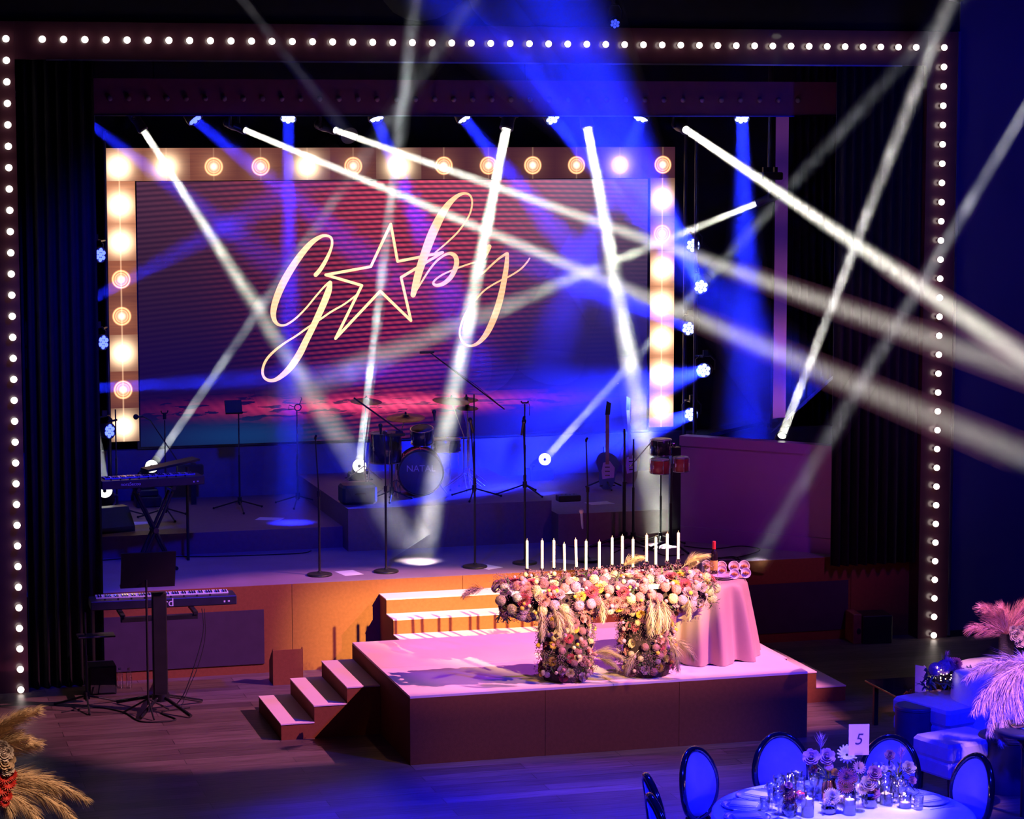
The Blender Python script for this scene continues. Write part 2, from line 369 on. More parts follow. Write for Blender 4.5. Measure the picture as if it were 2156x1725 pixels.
# added black flags, out of view, that cut the two key lamps
def flag(name, label, lamp, line, k, away, ext=.7):
    """sheet close to the lamp whose edge cuts the light along line (two points), reaching away"""
    p, q = [lamp+(Vector(v)-lamp)*k for v in line]; away = Vector(away)*ext
    t = thing(name, label, 'flag', p, 0, 'added flags out of view at the hall lamps'); n = (q-p).cross(away).normalized()*.004
    vs = [Vector((0, 0, 0))-n, q-p-n, q-p+away-n, away-n]; vs += [v+2*n for v in vs]
    MB().add(vs, [(0, 3, 2, 1), (4, 5, 6, 7), (0, 1, 5, 4), (1, 2, 6, 5), (2, 3, 7, 6), (3, 0, 4, 7)]).build('flag_cloth', M_black, t)
    return t
flag('added_lamp_flag', 'added black flag out of view, trimming the pink hall lamp at the platform front', PNK, ((-4, .02, .62), (8, .02, .62)), .07, (0, -.6, -.5), .35)
flag('added_lamp_flag', 'added black flag out of view, trimming the lower edge of the amber hall lamp', AMB, ((-4, .16, .62), (7, .16, .62)), .10, (0, -.4, -1), .3)
flag('added_lamp_flag', 'added black flag out of view, trimming the upper edge of the amber hall lamp', AMB, ((-4, YS, SZ+.03), (7, YS, SZ+.03)), .10, (0, .4, 1), .3)
# back stair runs along +y: its local x is world y, its local y points to -x, so shift it by its width
for o in list(C.objects):
    if o.name.startswith('stairs') and 'orange' in o.get('label', ''): o.location.x += 2.6

# ---------------------------------------------------------------- right parapet (purple lit half wall)
M_par = mat('parapet_panel', (.40, .10, .46), .35, var=.03, vs=2)
A = Vector((4.53, 5.67, SZ)); B = Vector((5.87, 4.26, SZ)); d = (B-A); Lp = d.length
t = thing('parapet', 'purple lit half wall standing at an angle on the right of the stage', 'half wall', A, math.atan2(d.y, d.x))
zt = 2.13-SZ
MB().box(0, Lp, 0, .12, .17, zt-.11).build('panel', M_par, t)
MB().box(-.01, Lp+.01, -.02, .16, zt-.11, zt).build('top_rail', M_par, t)
MB().box(-.01, Lp+.01, -.03, .14, 0, .17).build('base_board', M_par, t)
MB().prism([(-.01, .16), (-.01, 2.2), (.2, 2.2), (.2, .16)], 'z', zt-.04, zt).build('return_rail', M_blackgloss, t)
MB().box(0, .1, .16, 2.1, 0, zt-.041).build('return_panel', M_black, t)
# thin glowing column
def emis(name, build):
    m = bpy.data.materials.new(name); m.use_nodes = True; nt = m.node_tree; nt.nodes.clear()
    out = nt.nodes.new('ShaderNodeOutputMaterial'); e = nt.nodes.new('ShaderNodeEmission'); nt.links.new(e.outputs[0], out.inputs[0])
    build(nt, e); return m
class NT:
    """small helper to write shader maths"""
    def __init__(s, nt): s.nt = nt
    def val(s, node, x, v):
        if isinstance(v, (int, float)): node.inputs[x].default_value = v
        else: s.nt.links.new(v, node.inputs[x])
    def m(s, op, a, b=0, c=0):
        n = s.nt.nodes.new('ShaderNodeMath'); n.operation = op; s.val(n, 0, a); s.val(n, 1, b); s.val(n, 2, c); return n.outputs[0]
    def xyz(s, v):
        n = s.nt.nodes.new('ShaderNodeSeparateXYZ'); s.nt.links.new(v, n.inputs[0]); return n.outputs
    def noise(s, v, scale, detail=3):
        n = s.nt.nodes.new('ShaderNodeTexNoise'); n.inputs['Scale'].default_value = scale; n.inputs['Detail'].default_value = detail
        s.nt.links.new(v, n.inputs['Vector']); return n.outputs[0]
    def comb(s, a, b, c):
        n = s.nt.nodes.new('ShaderNodeCombineXYZ'); s.val(n, 0, a); s.val(n, 1, b); s.val(n, 2, c); return n.outputs[0]
    def gauss(s, x, mu, sig): return s.m('EXPONENT', s.m('MULTIPLY', s.m('POWER', s.m('DIVIDE', s.m('SUBTRACT', x, mu), sig), 2), -1))
    def add(s, *cs):
        r = None
        for (k, col) in cs:
            n = s.nt.nodes.new('ShaderNodeVectorMath'); n.operation = 'SCALE'; n.inputs[0].default_value = col; s.val(n, 3, k)
            if r is None: r = n.outputs[0]
            else:
                a = s.nt.nodes.new('ShaderNodeVectorMath'); a.operation = 'ADD'; s.nt.links.new(r, a.inputs[0]); s.nt.links.new(n.outputs[0], a.inputs[1]); r = a.outputs[0]
        return r
def b_col(nt, e):
    q = NT(nt); tc = nt.nodes.new('ShaderNodeTexCoord'); z = q.xyz(tc.outputs['Object'])[2]
    s1 = q.m('ADD', q.m('MULTIPLY', q.m('SINE', q.m('MULTIPLY', z, 7)), .5), .5)
    nz = q.noise(tc.outputs['Object'], 3)
    g = q.m('ADD', q.gauss(z, 1.6, .9), .25)
    nt.links.new(q.add((q.m('MULTIPLY', g, q.m('ADD', s1, .2)), (.16, .035, .09)), (q.m('ADD', g, .3), (.02, .006, .12)), (q.m('MULTIPLY', nz, .15), (.1, .02, .3))), e.inputs[0])
a = at(1637, 244, y=8.88); b = at(1661, 244, y=8.88); c = at(1633, 880, y=8.88)
t = thing('light_column', 'thin vertical column glowing dim purple right of the blue wash lamps', 'light column', (a.x, 8.88, SZ))
MB().box(0, b.x-a.x, 0, .05, c.z-SZ, a.z-SZ).build('glowing_face', emis('purple_led', b_col), t)
MB().box(-.01, b.x-a.x+.01, .051, .12, 0, a.z-SZ).build('back_channel', M_black, t)

# ---------------------------------------------------------------- big screen with picture frame of bulbs
YL = 8.88
s0 = at(290, 387, y=YL); s1 = at(1364, 376, y=YL); s2 = at(1363, 905, y=YL)
sx0_, sx1_, sz0, sz1 = at(293, 700, y=YL).x, s1.x, s2.z, at(800, 380, y=YL).z
SW, SH = sx1_-sx0_, sz1-sz0
t = thing('led_screen', 'large video screen showing a script name with a star on dark red and blue', 'screen', (sx0_, YL, sz0))
def b_scr(nt, e):
    q = NT(nt); tc = nt.nodes.new('ShaderNodeTexCoord'); o = tc.outputs['Object']; x_, y_, z_ = q.xyz(o)
    u = q.m('DIVIDE', x_, SW); v = q.m('DIVIDE', z_, SH)
    # wavy line pattern of the picture, fanning out from the lower middle
    bend = q.m('MULTIPLY', q.m('POWER', q.m('SUBTRACT', u, .62), 2), 34)
    tilt = q.m('MULTIPLY', q.m('MULTIPLY', q.m('SUBTRACT', u, .3), q.m('SUBTRACT', 1, v)), -34)
    ln = q.m('ADD', q.m('MULTIPLY', q.m('SINE', q.m('ADD', q.m('MULTIPLY', v, 330), q.m('ADD', bend, tilt))), .5), .5)
    ln2 = q.m('ADD', q.m('MULTIPLY', q.m('SINE', q.m('ADD', q.m('MULTIPLY', u, 300), q.m('MULTIPLY', v, 160))), .18), .82)
    fan = q.m('MULTIPLY', q.gauss(u, q.m('ADD', .50, q.m('MULTIPLY', q.m('SUBTRACT', v, .5), .12)), q.m('ADD', .09, q.m('MULTIPLY', v, .22))), q.m('ADD', .25, v))
    fan = q.m('MULTIPLY', q.m('MULTIPLY', fan, ln), ln2)
    nz = q.noise(q.comb(q.m('MULTIPLY', x_, 1.2), 0, q.m('MULTIPLY', z_, 9)), 2.2, 5)
    hor = q.m('MULTIPLY', q.m('MULTIPLY', q.gauss(v, .135, .032), q.gauss(u, .46, .25)), q.m('MULTIPLY', q.m('GREATER_THAN', nz, .44), q.m('ADD', nz, ln2)))
    core = q.m('MULTIPLY', q.gauss(v, .135, .022), q.gauss(u, .52, .16))
    topw = q.m('MULTIPLY', q.m('POWER', v, 2.2), q.m('ADD', .55, q.m('MULTIPLY', ln, .45)))
    wh = q.m('MULTIPLY', q.gauss(u, .86, .2), q.m('POWER', v, 3))
    blu = q.m('MULTIPLY', q.gauss(v, .2, .35), q.m('ADD', .35, q.gauss(u, .9, .3)))
    teal = q.m('MULTIPLY', q.gauss(v, .03, .06), q.gauss(u, .2, .18))
    vz = nt.nodes.new('ShaderNodeTexVoronoi'); vz.inputs['Scale'].default_value = 3.2; vz.feature = 'F1'; nt.links.new(o, vz.inputs['Vector'])
    star = q.m('LESS_THAN', vz.outputs['Distance'], .022)
    nt.links.new(q.add((1, (.006, .0005, .022)), (fan, (.66, .035, .07)), (q.m('MULTIPLY', hor, .8), (.75, .03, .10)), (q.m('MULTIPLY', core, ln2), (.35, .07, .10)),
        (topw, (.085, .035, .055)), (wh, (.14, .12, .2)), (blu, (.001, .003, .10)), (teal, (0, .03, .09)), (star, (.5, .25, .5))), e.inputs[0])
MB().box(0, SW, 0, .05, 0, SH).build('screen_face', emis('screen_picture', b_scr), t)
MB().box(-.04, SW+.035, .02, .09, -.03, SH+.035).build('screen_housing', M_black, t)
def b_let(nt, e):
    q = NT(nt); tc = nt.nodes.new('ShaderNodeTexCoord'); o = tc.outputs['Object']; x_, y_, z_ = q.xyz(o)
    ln = q.m('ADD', q.m('MULTIPLY', q.m('SINE', q.m('MULTIPLY', z_, 120)), .5), .5)
    g = q.gauss(x_, 2.7, 1.3)
    nz = q.noise(o, 1.4, 2)
    nt.links.new(q.add((1, (1.15, .52, .24)), (g, (.5, .45, .25)), (q.m('MULTIPLY', ln, .35), (-.1, .25, .3)), (q.m('MULTIPLY', nz, .5), (.3, .1, .15))), e.inputs[0])
M_let = emis('screen_lettering', b_let)
def catmull(P, k=6):
    out = []
    for i in range(len(P)-1):
        p0 = P[max(i-1, 0)]; p1 = P[i]; p2 = P[i+1]; p3 = P[min(i+2, len(P)-1)]
        for j in range(k):
            s = j/k; out.append(tuple(.5*((2*b)+(-a+c)*s+(2*a-5*b+4*c-d)*s*s+(-a+3*b-3*c+d)*s**3) for a, b, c, d in zip(p0, p1, p2, p3)))
    out.append(tuple(P[-1])); return out
def stroke(mb, pts, smooth=True):
    """pts: (px, py, width) in a sheet of 3.369 px per photo px with origin 520,380"""
    Q = catmull(pts) if smooth else pts
    W = []
    for px, py, wd in Q:
        p = at(520+px/3.369, 380+py/3.369, y=YL); W.append((p.x-sx0_, p.z-sz0, wd/3.369/scale_at(p)))
    top = []; bot = []
    for i, (x, z, wd) in enumerate(W):
        a = W[max(i-1, 0)]; b = W[min(i+1, len(W)-1)]; dx, dz = b[0]-a[0], b[1]-a[1]; l = math.hypot(dx, dz) or 1
        nx, nz = -dz/l*wd/2, dx/l*wd/2; top.append((x+nx, z+nz)); bot.append((x-nx, z-nz))
    n = len(W); vs = [(x, -.002, z) for x, z in top]+[(x, -.002, z) for x, z in bot]+[(x, .0, z) for x, z in top]+[(x, .0, z) for x, z in bot]
    fs = [(i, i+1, n+i+1, n+i) for i in range(n-1)]+[(2*n+i, 3*n+i, 3*n+i+1, 2*n+i+1) for i in range(n-1)]
    fs += [(i, 2*n+i, 2*n+i+1, i+1) for i in range(n-1)]+[(n+i, n+i+1, 3*n+i+1, 3*n+i) for i in range(n-1)]
    mb.add(vs, fs)
    for i in (0, n-1):
        x, z, wd = W[i]; mb.cyl((x, -.002, z), (x, 0, z), wd/2, n=10, smooth=False)
g = MB()
stroke(g, [(487, 670, 30), (520, 632, 30), (562, 562, 26), (594, 490, 20), (604, 440, 18), (594, 405, 18), (560, 392, 20), (520, 400, 26), (460, 440, 36), (392, 515, 44), (318, 620, 50), (250, 740, 52), (205, 850, 48), (187, 930, 42), (193, 985, 32), (215, 1018, 22), (250, 1029, 16), (290, 1018, 15), (350, 975, 14), (420, 905, 13), (490, 820, 13), (550, 752, 14), (590, 722, 24)])
stroke(g, [(592, 726, 26), (578, 785, 46), (545, 870, 48), (505, 960, 46), (465, 1045, 44), (420, 1135, 46), (370, 1235, 50), (305, 1330, 46), (235, 1395, 34), (180, 1420, 24), (135, 1410, 20), (112, 1375, 18), (116, 1320, 18), (145, 1262, 18), (200, 1205, 17), (270, 1152, 15), (350, 1102, 14), (430, 1045, 14), (520, 985, 14), (600, 930, 14), (690, 878, 13), (775, 815, 13)])
g.build('letter_g', M_let, t)
g = MB(); S = [(1020, 310), (1068, 575), (1388, 511), (1093, 688), (1163, 995), (945, 785), (628, 1122), (815, 745), (558, 670), (878, 612), (1020, 310)]
for a, b in zip(S, S[1:]): stroke(g, [(a[0], a[1], 20), (b[0], b[1], 20)], False)
g.build('star_outline', M_let, t)
g = MB()
stroke(g, [(1178, 812, 38), (1196, 740, 50), (1222, 640, 56), (1262, 520, 62), (1310, 390, 66), (1366, 270, 60), (1425, 175, 44), (1490, 112, 28), (1545, 92, 18), (1585, 110, 14), (1597, 165, 13), (1575, 250, 12), (1505, 355, 12), (1420, 440, 12), (1335, 512, 12)])
stroke(g, [(1190, 800, 12), (1238, 722, 13), (1290, 640, 14), (1345, 572, 16), (1405, 528, 18), (1450, 520, 26), (1482, 548, 34), (1484, 605, 36), (1450, 680, 34), (1400, 728, 30), (1350, 745, 24), (1322, 732, 18), (1335, 706, 14), (1385, 670, 13), (1450, 640, 12), (1540, 605, 12), (1612, 582, 12)])
g.build('letter_b', M_let, t)
g = MB()
stroke(g, [(1718, 470, 34), (1690, 520, 40), (1655, 580, 40), (1636, 632, 34), (1648, 664, 20), (1682, 650, 14), (1735, 600, 14), (1790, 552, 15), (1842, 518, 20)])
stroke(g, [(1846, 520, 24), (1840, 610, 34), (1822, 720, 40), (1796, 840, 46), (1758, 960, 48), (1706, 1075, 42), (1650, 1145, 28), (1595, 1173, 18), (1545, 1162, 15), (1514, 1115, 14), (1512, 1050, 14), (1545, 955, 13), (1605, 865, 13), (1685, 780, 12), (1770, 725, 12), (1862, 680, 12), (1940, 630, 12), (1985, 582, 12), (2005, 552, 10)])
g.build('letter_y', M_let, t)

# border strips of the screen: pictures of bulbs, one face per bulb
def b_bord(nt, e):
    q = NT(nt); uv = nt.nodes.new('ShaderNodeUVMap'); at_ = nt.nodes.new('ShaderNodeVertexColor'); at_.layer_name = 'level'
    sp = nt.nodes.new('ShaderNodeSeparateColor'); nt.links.new(at_.outputs[0], sp.inputs[0]); lev, bg, tp = sp.outputs
    x_, y_, _ = q.xyz(uv.outputs[0]); px = q.m('SUBTRACT', x_, .5); py = q.m('SUBTRACT', y_, .5)
    # cells are stretched: uv is in metres from the cell centre offset by .5
    r = q.m('SQRT', q.m('ADD', q.m('POWER', px, 2), q.m('POWER', py, 2)))
    full = q.m('MULTIPLY', q.m('POWER', lev, 2), q.m('MULTIPLY_ADD', q.gauss(r, 0, .115), 4, q.m('MULTIPLY', q.gauss(r, 0, .2), .6)))
    dim = q.m('SUBTRACT', 1, lev)
    coref = q.m('MULTIPLY', dim, q.m('MULTIPLY', q.gauss(r, 0, .042), 3))
    ring = q.m('MULTIPLY', dim, q.m('ADD', q.m('MULTIPLY', q.gauss(r, .100, .010), 2.6), q.m('ADD', q.m('MULTIPLY', q.gauss(r, .072, .008), 1.6), q.m('MULTIPLY', q.m('LESS_THAN', r, .1), .22))))
    line = q.m('MULTIPLY', q.m('MULTIPLY', q.gauss(px, 0, .008), .7), q.m('ADD', tp, .1))
    tc = nt.nodes.new('ShaderNodeTexCoord'); ox, oy, oz = q.xyz(tc.outputs['Object'])
    nz = q.noise(q.comb(q.m('MULTIPLY', ox, .6), 0, q.m('MULTIPLY', oz, 14)), 3, 2)
    bgv = q.m('MULTIPLY', bg, q.m('ADD', .55, nz))
    halo = q.m('MULTIPLY', q.gauss(r, 0, .2), q.m('ADD', q.m('MULTIPLY', bg, .8), .1))
    nt.links.new(q.add((full, (1, .74, .45)), (coref, (1, .75, .5)), (ring, (1.0, .38, .16)), (line, (1, .6, .35)), (bgv, (.42, .13, .04)), (halo, (.40, .12, .04)), (1, (.035, .008, .03))), e.inputs[0])
M_bord = emis('bulb_border_picture', b_bord)
def border(name, label, cells, vert):
    """cells: (x0, x1, z0, z1, cx, cz, level, background, streak)"""
    ox, oz = cells[0][0], min(c[2] for c in cells)
    t = thing(name, label, 'screen', (ox, YL-.01, oz), 0, 'bulb picture strips framing the screen')
    me = bpy.data.meshes.new('screen_face'); vs = []; fs = []; uvs = []; cols = []
    B_ = [c[7] for c in cells]; cells = [c[:7]+(((B_[max(i-1, 0)]+B_[i])/2, (B_[min(i+1, len(B_)-1)]+B_[i])/2), c[8]) for i, c in enumerate(cells)]
    cells = [c[:7]+(((c[7][1], c[7][1], c[7][0], c[7][0]) if vert else (c[7][0], c[7][1], c[7][1], c[7][0])), c[8]) for c in cells]
    for (x0, x1, z0, z1, cx, cz, lv, bg, tp) in cells:
        k = len(vs); vs += [(x0-ox, 0, z0-oz), (x1-ox, 0, z0-oz), (x1-ox, 0, z1-oz), (x0-ox, 0, z1-oz)]; fs.append((k, k+1, k+2, k+3))
        uvs += [(x-cx+.5, z-cz+.5) for x, z in ((x0, z0), (x1, z0), (x1, z1), (x0, z1))]; cols += [(lv, bg[0], tp, 1), (lv, bg[1], tp, 1), (lv, bg[2], tp, 1), (lv, bg[3], tp, 1)]
    me.from_pydata(vs, [], fs); u = me.uv_layers.new(name='UVMap'); u.data.foreach_set('uv', [c for p in uvs for c in p])
    ca = me.color_attributes.new('level', 'FLOAT_COLOR', 'CORNER'); ca.data.foreach_set('color', [c for p in cols for c in p])
    me.materials.append(M_bord); o = bpy.data.objects.new('screen_face', me); C.objects.link(o); o.parent = t
    x1 = max(c[1] for c in cells); z1 = max(c[3] for c in cells)
    MB().box(0, x1-ox, .003, .07, 0, z1-oz).build('screen_housing', M_black, t)
    return t
lx0 = at(222, 600, y=YL).x; lx1 = at(284, 390, y=YL).x; rx0 = at(1368, 600, y=YL).x; rx1 = at(1419, 600, y=YL).x
ztop = at(700, 311, y=YL).z; zmid = at(700, 379, y=YL).z
zs = [at(256, y, y=YL).z for y in (432, 508, 586, 664, 743, 820, 898)]
step = (zs[0]-zs[-1])/6; lcx = at(255, 600, y=YL).x; ztc = at(700, 350, y=YL).z
lv = [1, 1, .9, .1, .15, 1, .1]; lv = [1, .95, .1, .12, .9, .1, .9]; bg = [1, .8, .3, .25, .5, .2, .18]
border('led_side_strip', 'left upright strip of the screen frame showing big orange bulbs', [(lx0, lx1, zs[0]-i*step-step/2 if i < 6 else at(256, 930, y=YL).z, (zs[0]-i*step+step/2) if i else zmid, lcx, zs[0]-i*step, lv[i], bg[i], .8) for i in range(7)], True)
tx = [at(px, 350, y=YL).x for px in (249, 1395)]; stx = (tx[1]-tx[0])/12
lv = [1, .85, .2, .2, .9, .2, 1, .12, .15, .1, .1, .65, 0]; bg = [.5, .45, .28, .22, .28, .16, .2, .10, .08, .06, .05, .05, .02]
border('led_top_strip', 'long top strip of the screen frame showing a row of bulbs, some ringed', [(tx[0]+(i-.5)*stx if i else lx0, tx[0]+(i+.5)*stx if i < 12 else rx1, zmid+.001, ztop, tx[0]+i*stx, ztc, lv[i], bg[i], .15) for i in range(13)], False)
zr = [at(1394, y, y=YL).z for y in (418, 859)]; stz = (zr[0]-zr[1])/6; rcx = at(1393, 600, y=YL).x
lv = [.9, .35, 1, 1, 1, 1, 1]; bg = [.25, .4, .9, 1, 1, 1, .6]
border('led_side_strip', 'right upright strip of the screen frame showing very bright close bulbs', [(rx0, rx1, zr[0]-i*stz-stz/2 if i < 6 else at(1394, 899, y=YL).z, zr[0]-i*stz+stz/2 if i else zmid, rcx, zr[0]-i*stz, lv[i], bg[i], .9) for i in range(7)], True)
# ---------------------------------------------------------------- stage lamps, their beams and the haze they light
def haze_mat(name, dens, aniso=0, noise=0, ns=2.5):
    m = bpy.data.materials.new(name); m.use_nodes = True; nt = m.node_tree; nt.nodes.clear()
    out = nt.nodes.new('ShaderNodeOutputMaterial'); v = nt.nodes.new('ShaderNodeVolumePrincipled' if 0 else 'ShaderNodeVolumeScatter')
    v.inputs['Color'].default_value = (1, 1, 1, 1); v.inputs['Density'].default_value = dens; v.inputs['Anisotropy'].default_value = aniso
    nt.links.new(v.outputs[0], out.inputs['Volume'])
    if noise:
        q = NT(nt); tc = nt.nodes.new('ShaderNodeTexCoord'); n1 = q.noise(tc.outputs['Object'], ns, 4)
        k = q.m('MULTIPLY_ADD', q.m('POWER', q.m('MULTIPLY', n1, 1.9), 3), noise, 1-noise)
        nt.links.new(q.m('MULTIPLY', k, dens), v.inputs['Density'])
    return m
HZ = haze_mat('haze', .22, 0, .85, 3.2)
HZB = haze_mat('blue_haze', .10); HZT = haze_mat('thin_haze', .11)
def haze_beam(src, end, r0, r1, power, col, label, group, m=HZ, grow=1.12, off=.004):
    src = Vector(src); end = Vector(end); d = (end-src); L = d.length; d.normalize()
    al = bpy.data.lights.new('beam_lamp', 'AREA'); al.shape = 'DISK'; al.size = r0*2; al.energy = power*(.5 if m is HZ else 1); al.color = col
    al.spread = max(math.radians(1.05), 2*math.atan((r1-r0*.8)/L))
    o = bpy.data.objects.new('beam_lamp', al); C.objects.link(o); o.location = src+d*off; o.rotation_euler = d.to_track_quat('-Z', 'Y').to_euler()
    mb = MB(); mb.cyl((0, 0, 0), d*(L-.0), r0*1.15, r1*grow, n=20)
    h = mb.build('haze_beam', m); h.location = src+d*(off+.006)
    tag(h, label, 'light beam', group, 'stuff')
    pass
    return o
M_body = mat('lamp_housing', (.03, .03, .035), .35, .3, var=.2)
M_lens = mat('lit_lens', (1, 1, .9), .2, emit=(1, 1, .82), es=4, var=.02)
M_lensr = mat('lens_rim', (.15, .16, .14), .2, .8, var=.1)
M_led = mat('blue_led_lens', (.2, .3, 1), .2, emit=(.30, .38, 1), es=6, var=.02)
M_leddim = mat('blue_led_lens_dim', (.1, .1, 1), .2, emit=(.06, .09, 1), es=5, var=.02)
def moving_head(src, d, r, label, up=1, group='beam lamps', s=1.0, base=True, lens=M_lens):
    """src: centre of the lens, d: beam direction, up=1 hangs from above, -1 stands on the ground"""
    d = Vector(d).normalized(); q = d.to_track_quat('Z', 'Y'); src = Vector(src)
    L = .30*s; R = r*1.45
    piv = src-d*(L*.55)
    t = thing('moving_head_lamp', label, 'stage lamp', piv, 0, group)
    h = MB(); h.lathe([(R*.6, -L*.5), (R*.95, -L*.42), (R*1.1, -L*.1), (R*.9, L*.2), (R, L*.5), (R*.96, L*.55), (r*1.02, L*.55-.004), (r*1.02, L*.545-.02)], 18, (0, 0, 0), d)
    for k in range(3): h.torus(d*(-L*.38+k*.03*s), R*1.0, .004, d, 16, 4)
    hh = h.build('head', M_body, t)
    MB().lathe([(.0001, -.002), (r*.97, -.002), (r*.97, .0)], 18, d*(L*.55-.012), d).build('lens', lens, hh)
    MB().torus(d*(L*.55), r*1.06, .006, d, 18, 5).build('lens_rim', M_lensr, hh)
    z = up; w_ = R*1.35; yk = MB(); hx = d.cross(Vector((0, 0, 1)));
    hx = hx.normalized() if hx.length > .05 else Vector((1, 0, 0))
    pts = [hx*w_, hx*w_+Vector((0, 0, z*.14*s)), hx*w_*.7+Vector((0, 0, z*.20*s)), -hx*w_*.7+Vector((0, 0, z*.20*s)), -hx*w_+Vector((0, 0, z*.14*s)), -hx*w_]
    yk.tube(pts, .018*s, 6); yk.cyl(hx*w_*1.05, hx*w_*.7, .022*s); yk.cyl(-hx*w_*1.05, -hx*w_*.7, .022*s)
    yk.build('yoke', M_body, t)
    if base:
        b = MB(); z0, z1 = sorted((z*.21*s, z*.30*s)); b.box(-.13*s, .13*s, -.10*s, .10*s, z0, z1, .012); b.build('base', M_body, t)
        if up == 1:
            c = MB()
            for k in (-1, 1): c.box(k*.07*s-.02, k*.07*s+.02, -.02, .02, .301*s, .36*s)
            c.build('clamp', M_darkmetal, t)
    return t
def par_lamp(src, d, label, up=1, group='blue wash lamps', lit=M_led, r=.085):
    d = Vector(d).normalized(); src = Vector(src)
    t = thing('wash_lamp', label, 'stage lamp', src, 0, group)
    b = MB(); b.lathe([(r*.55, -.16), (r*.95, -.14), (r*1.12, -.03), (r*1.12, .008), (r*1.04, .008), (r*1.03, -.006), (.0001, -.006)], 18, (0, 0, 0), d); b.build('housing', M_body, t)
    x, y, _ = basis(d)
    for k in range(7):
        a = k*PI/3+.4; c = d*.0 if k == 6 else (x*math.cos(a)+y*math.sin(a))*r*.66
        MB().lathe([(.0001, .014), (r*.22, .011), (r*.31, .001), (r*.31, -.004)][::-1], 10, c, d).build('led_lens', lit, t)
    hx = d.cross(Vector((0, 0, 1))); hx = hx.normalized() if hx.length > .1 else Vector((1, 0, 0)); hx = Vector((hx.x, hx.y, 0)).normalized()
    yk = MB(); o = -d*.08
    yk.tube([o+hx*r*1.3, o+hx*r*1.4+Vector((0, 0, up*.12)), o+hx*r*.8+Vector((0, 0, up*.17)), o-hx*r*.8+Vector((0, 0, up*.17)), o-hx*r*1.4+Vector((0, 0, up*.12)), o-hx*r*1.3], .01, 6)
    yk.box(o.x-.03, o.x+.03, o.y-.02, o.y+.02, o.z+up*.17 if up > 0 else o.z-.24, o.z+.24 if up > 0 else o.z-.17)
    yk.build('yoke', M_body, t); return t
YT = 6.5
ztr = at(800, 250, y=YT).z+.26
def pipe(name, label, p0, p1, r=.03):
    t = thing(name, label, 'pipe', p0); MB().cyl((0, 0, 0), Vector(p1)-Vector(p0), r, n=10).build('pipe', M_darkmetal, t); return t
pipe('lighting_pipe', 'dark horizontal pipe holding the row of stage lamps above the screen', (-3.2, YT, ztr), (8.2, YT, ztr))

WH = (1, .97, .82); BL = (.008, .018, 1)
def P(px, py, y): return at(px, py, y=y)
def beam_px(s, ys, e, ye, w0, w1, power, col, label, group, m=HZ, off=.004):
    a = P(*s, ys); b = P(*e, ye)
    haze_beam(a, b, w0/2/scale_at(a), w1/2/scale_at(b), power, col, label, group, m, off=off)
    return a, b-a
LOW = {}
# name, src px, y, end px, y, width px, power, label
white = [
 ((302, 275), YT, (862, 1150), 5.2, 15, 95, 11, 'beam from the first hanging beam lamp slanting down right across the screen'),
 ((516, 274), YT, (2200, 978), -1.0, 13, 90, 9, 'long beam from the second hanging beam lamp running right to the frame edge'),
 ((706, 274), YT, (2200, 800), -1.0, 14, 80, 8, 'beam from the third hanging beam lamp crossing the upper right of the screen'),
 ((1066, 272), YT, (880, 1205), 5.0, 20, 82, 26, 'beam from the fourth hanging beam lamp falling steeply to the stage floor'),
 ((1237, 268), YT, (1392, 1118), 5.4, 20, 88, 34, 'beam from the fifth hanging beam lamp falling steeply past the right screen edge'),
 ((1444, 273), YT, (2210, 790), -1.6, 16, 78, 12, 'beam from the sixth hanging beam lamp slanting down over the right portal bulbs'),
 ((1593, 428), YT, (560, 850), 9.0, 13, 90, 10, 'beam from the lone lamp right of the screen, pointing down left'),
]
names = ['first from the left in the hanging row', 'second from the left in the hanging row', 'third from the left in the hanging row', 'hanging above the last letter of the screen name', 'hanging fifth, above the right part of the screen', 'hanging last on the right, angled to the right', 'hanging alone lower right of the screen frame']
for i, (s, ys, e, ye, w0, w1, p, lab) in enumerate(white):
    a, d = beam_px(s, ys, e, ye, w0, w1, p, WH, 'white '+lab, 'white light beams', HZT if ye < 0 else HZ)
    moving_head(a, d, w0/2/scale_at(a)*1.05, 'black beam lamp, '+names[i], 1, 'hanging beam lamps')
hm_ = [c for c in C.objects if c.name.startswith('moving_head_lamp') and 'alone' in c.get('label', '')][0]
pipe('lighting_pipe', 'dark vertical pipe from which the lone beam lamp right of the screen hangs', hm_.location+Vector((0, 0, .36)), Vector((hm_.location.x, hm_.location.y, 9.2)))
pipe('lighting_pipe', 'dark horizontal pipe holding the hanging beam lamps just under the wash lamps', (-3.2, YT-.14, at(800, 274, y=YT).z+.42), (8.2, YT-.14, at(800, 274, y=YT).z+.42), .025)
low = [
 ((320, 982), 8.3, (1000, -10), 2.4, 18, 60, 2.4, 'leaning right from the lamp behind the upper keyboard to the picture top', 'standing behind the upper keyboard, pointing up right', 1.16),
 ((757, 981), 8.2, (878, -10), 2.4, 19, 42, 7, 'rising almost straight up from the lamp left of the drum kit', 'standing left of the drum kit with its round lens lit', 1.40),
 ((1147, 967), 8.4, (2030, -10), 1.5, 17, 50, 2.6, 'leaning far right from the lamp right of the drum kit', 'standing right of the drum kit in the blue glow', 1.40),
 ((222, 1033), 7.4, (190, 850), 5.6, 20, 18, 2, 'short and faint rising beside the left curtain', 'standing low beside the left curtain', 1.16),
]
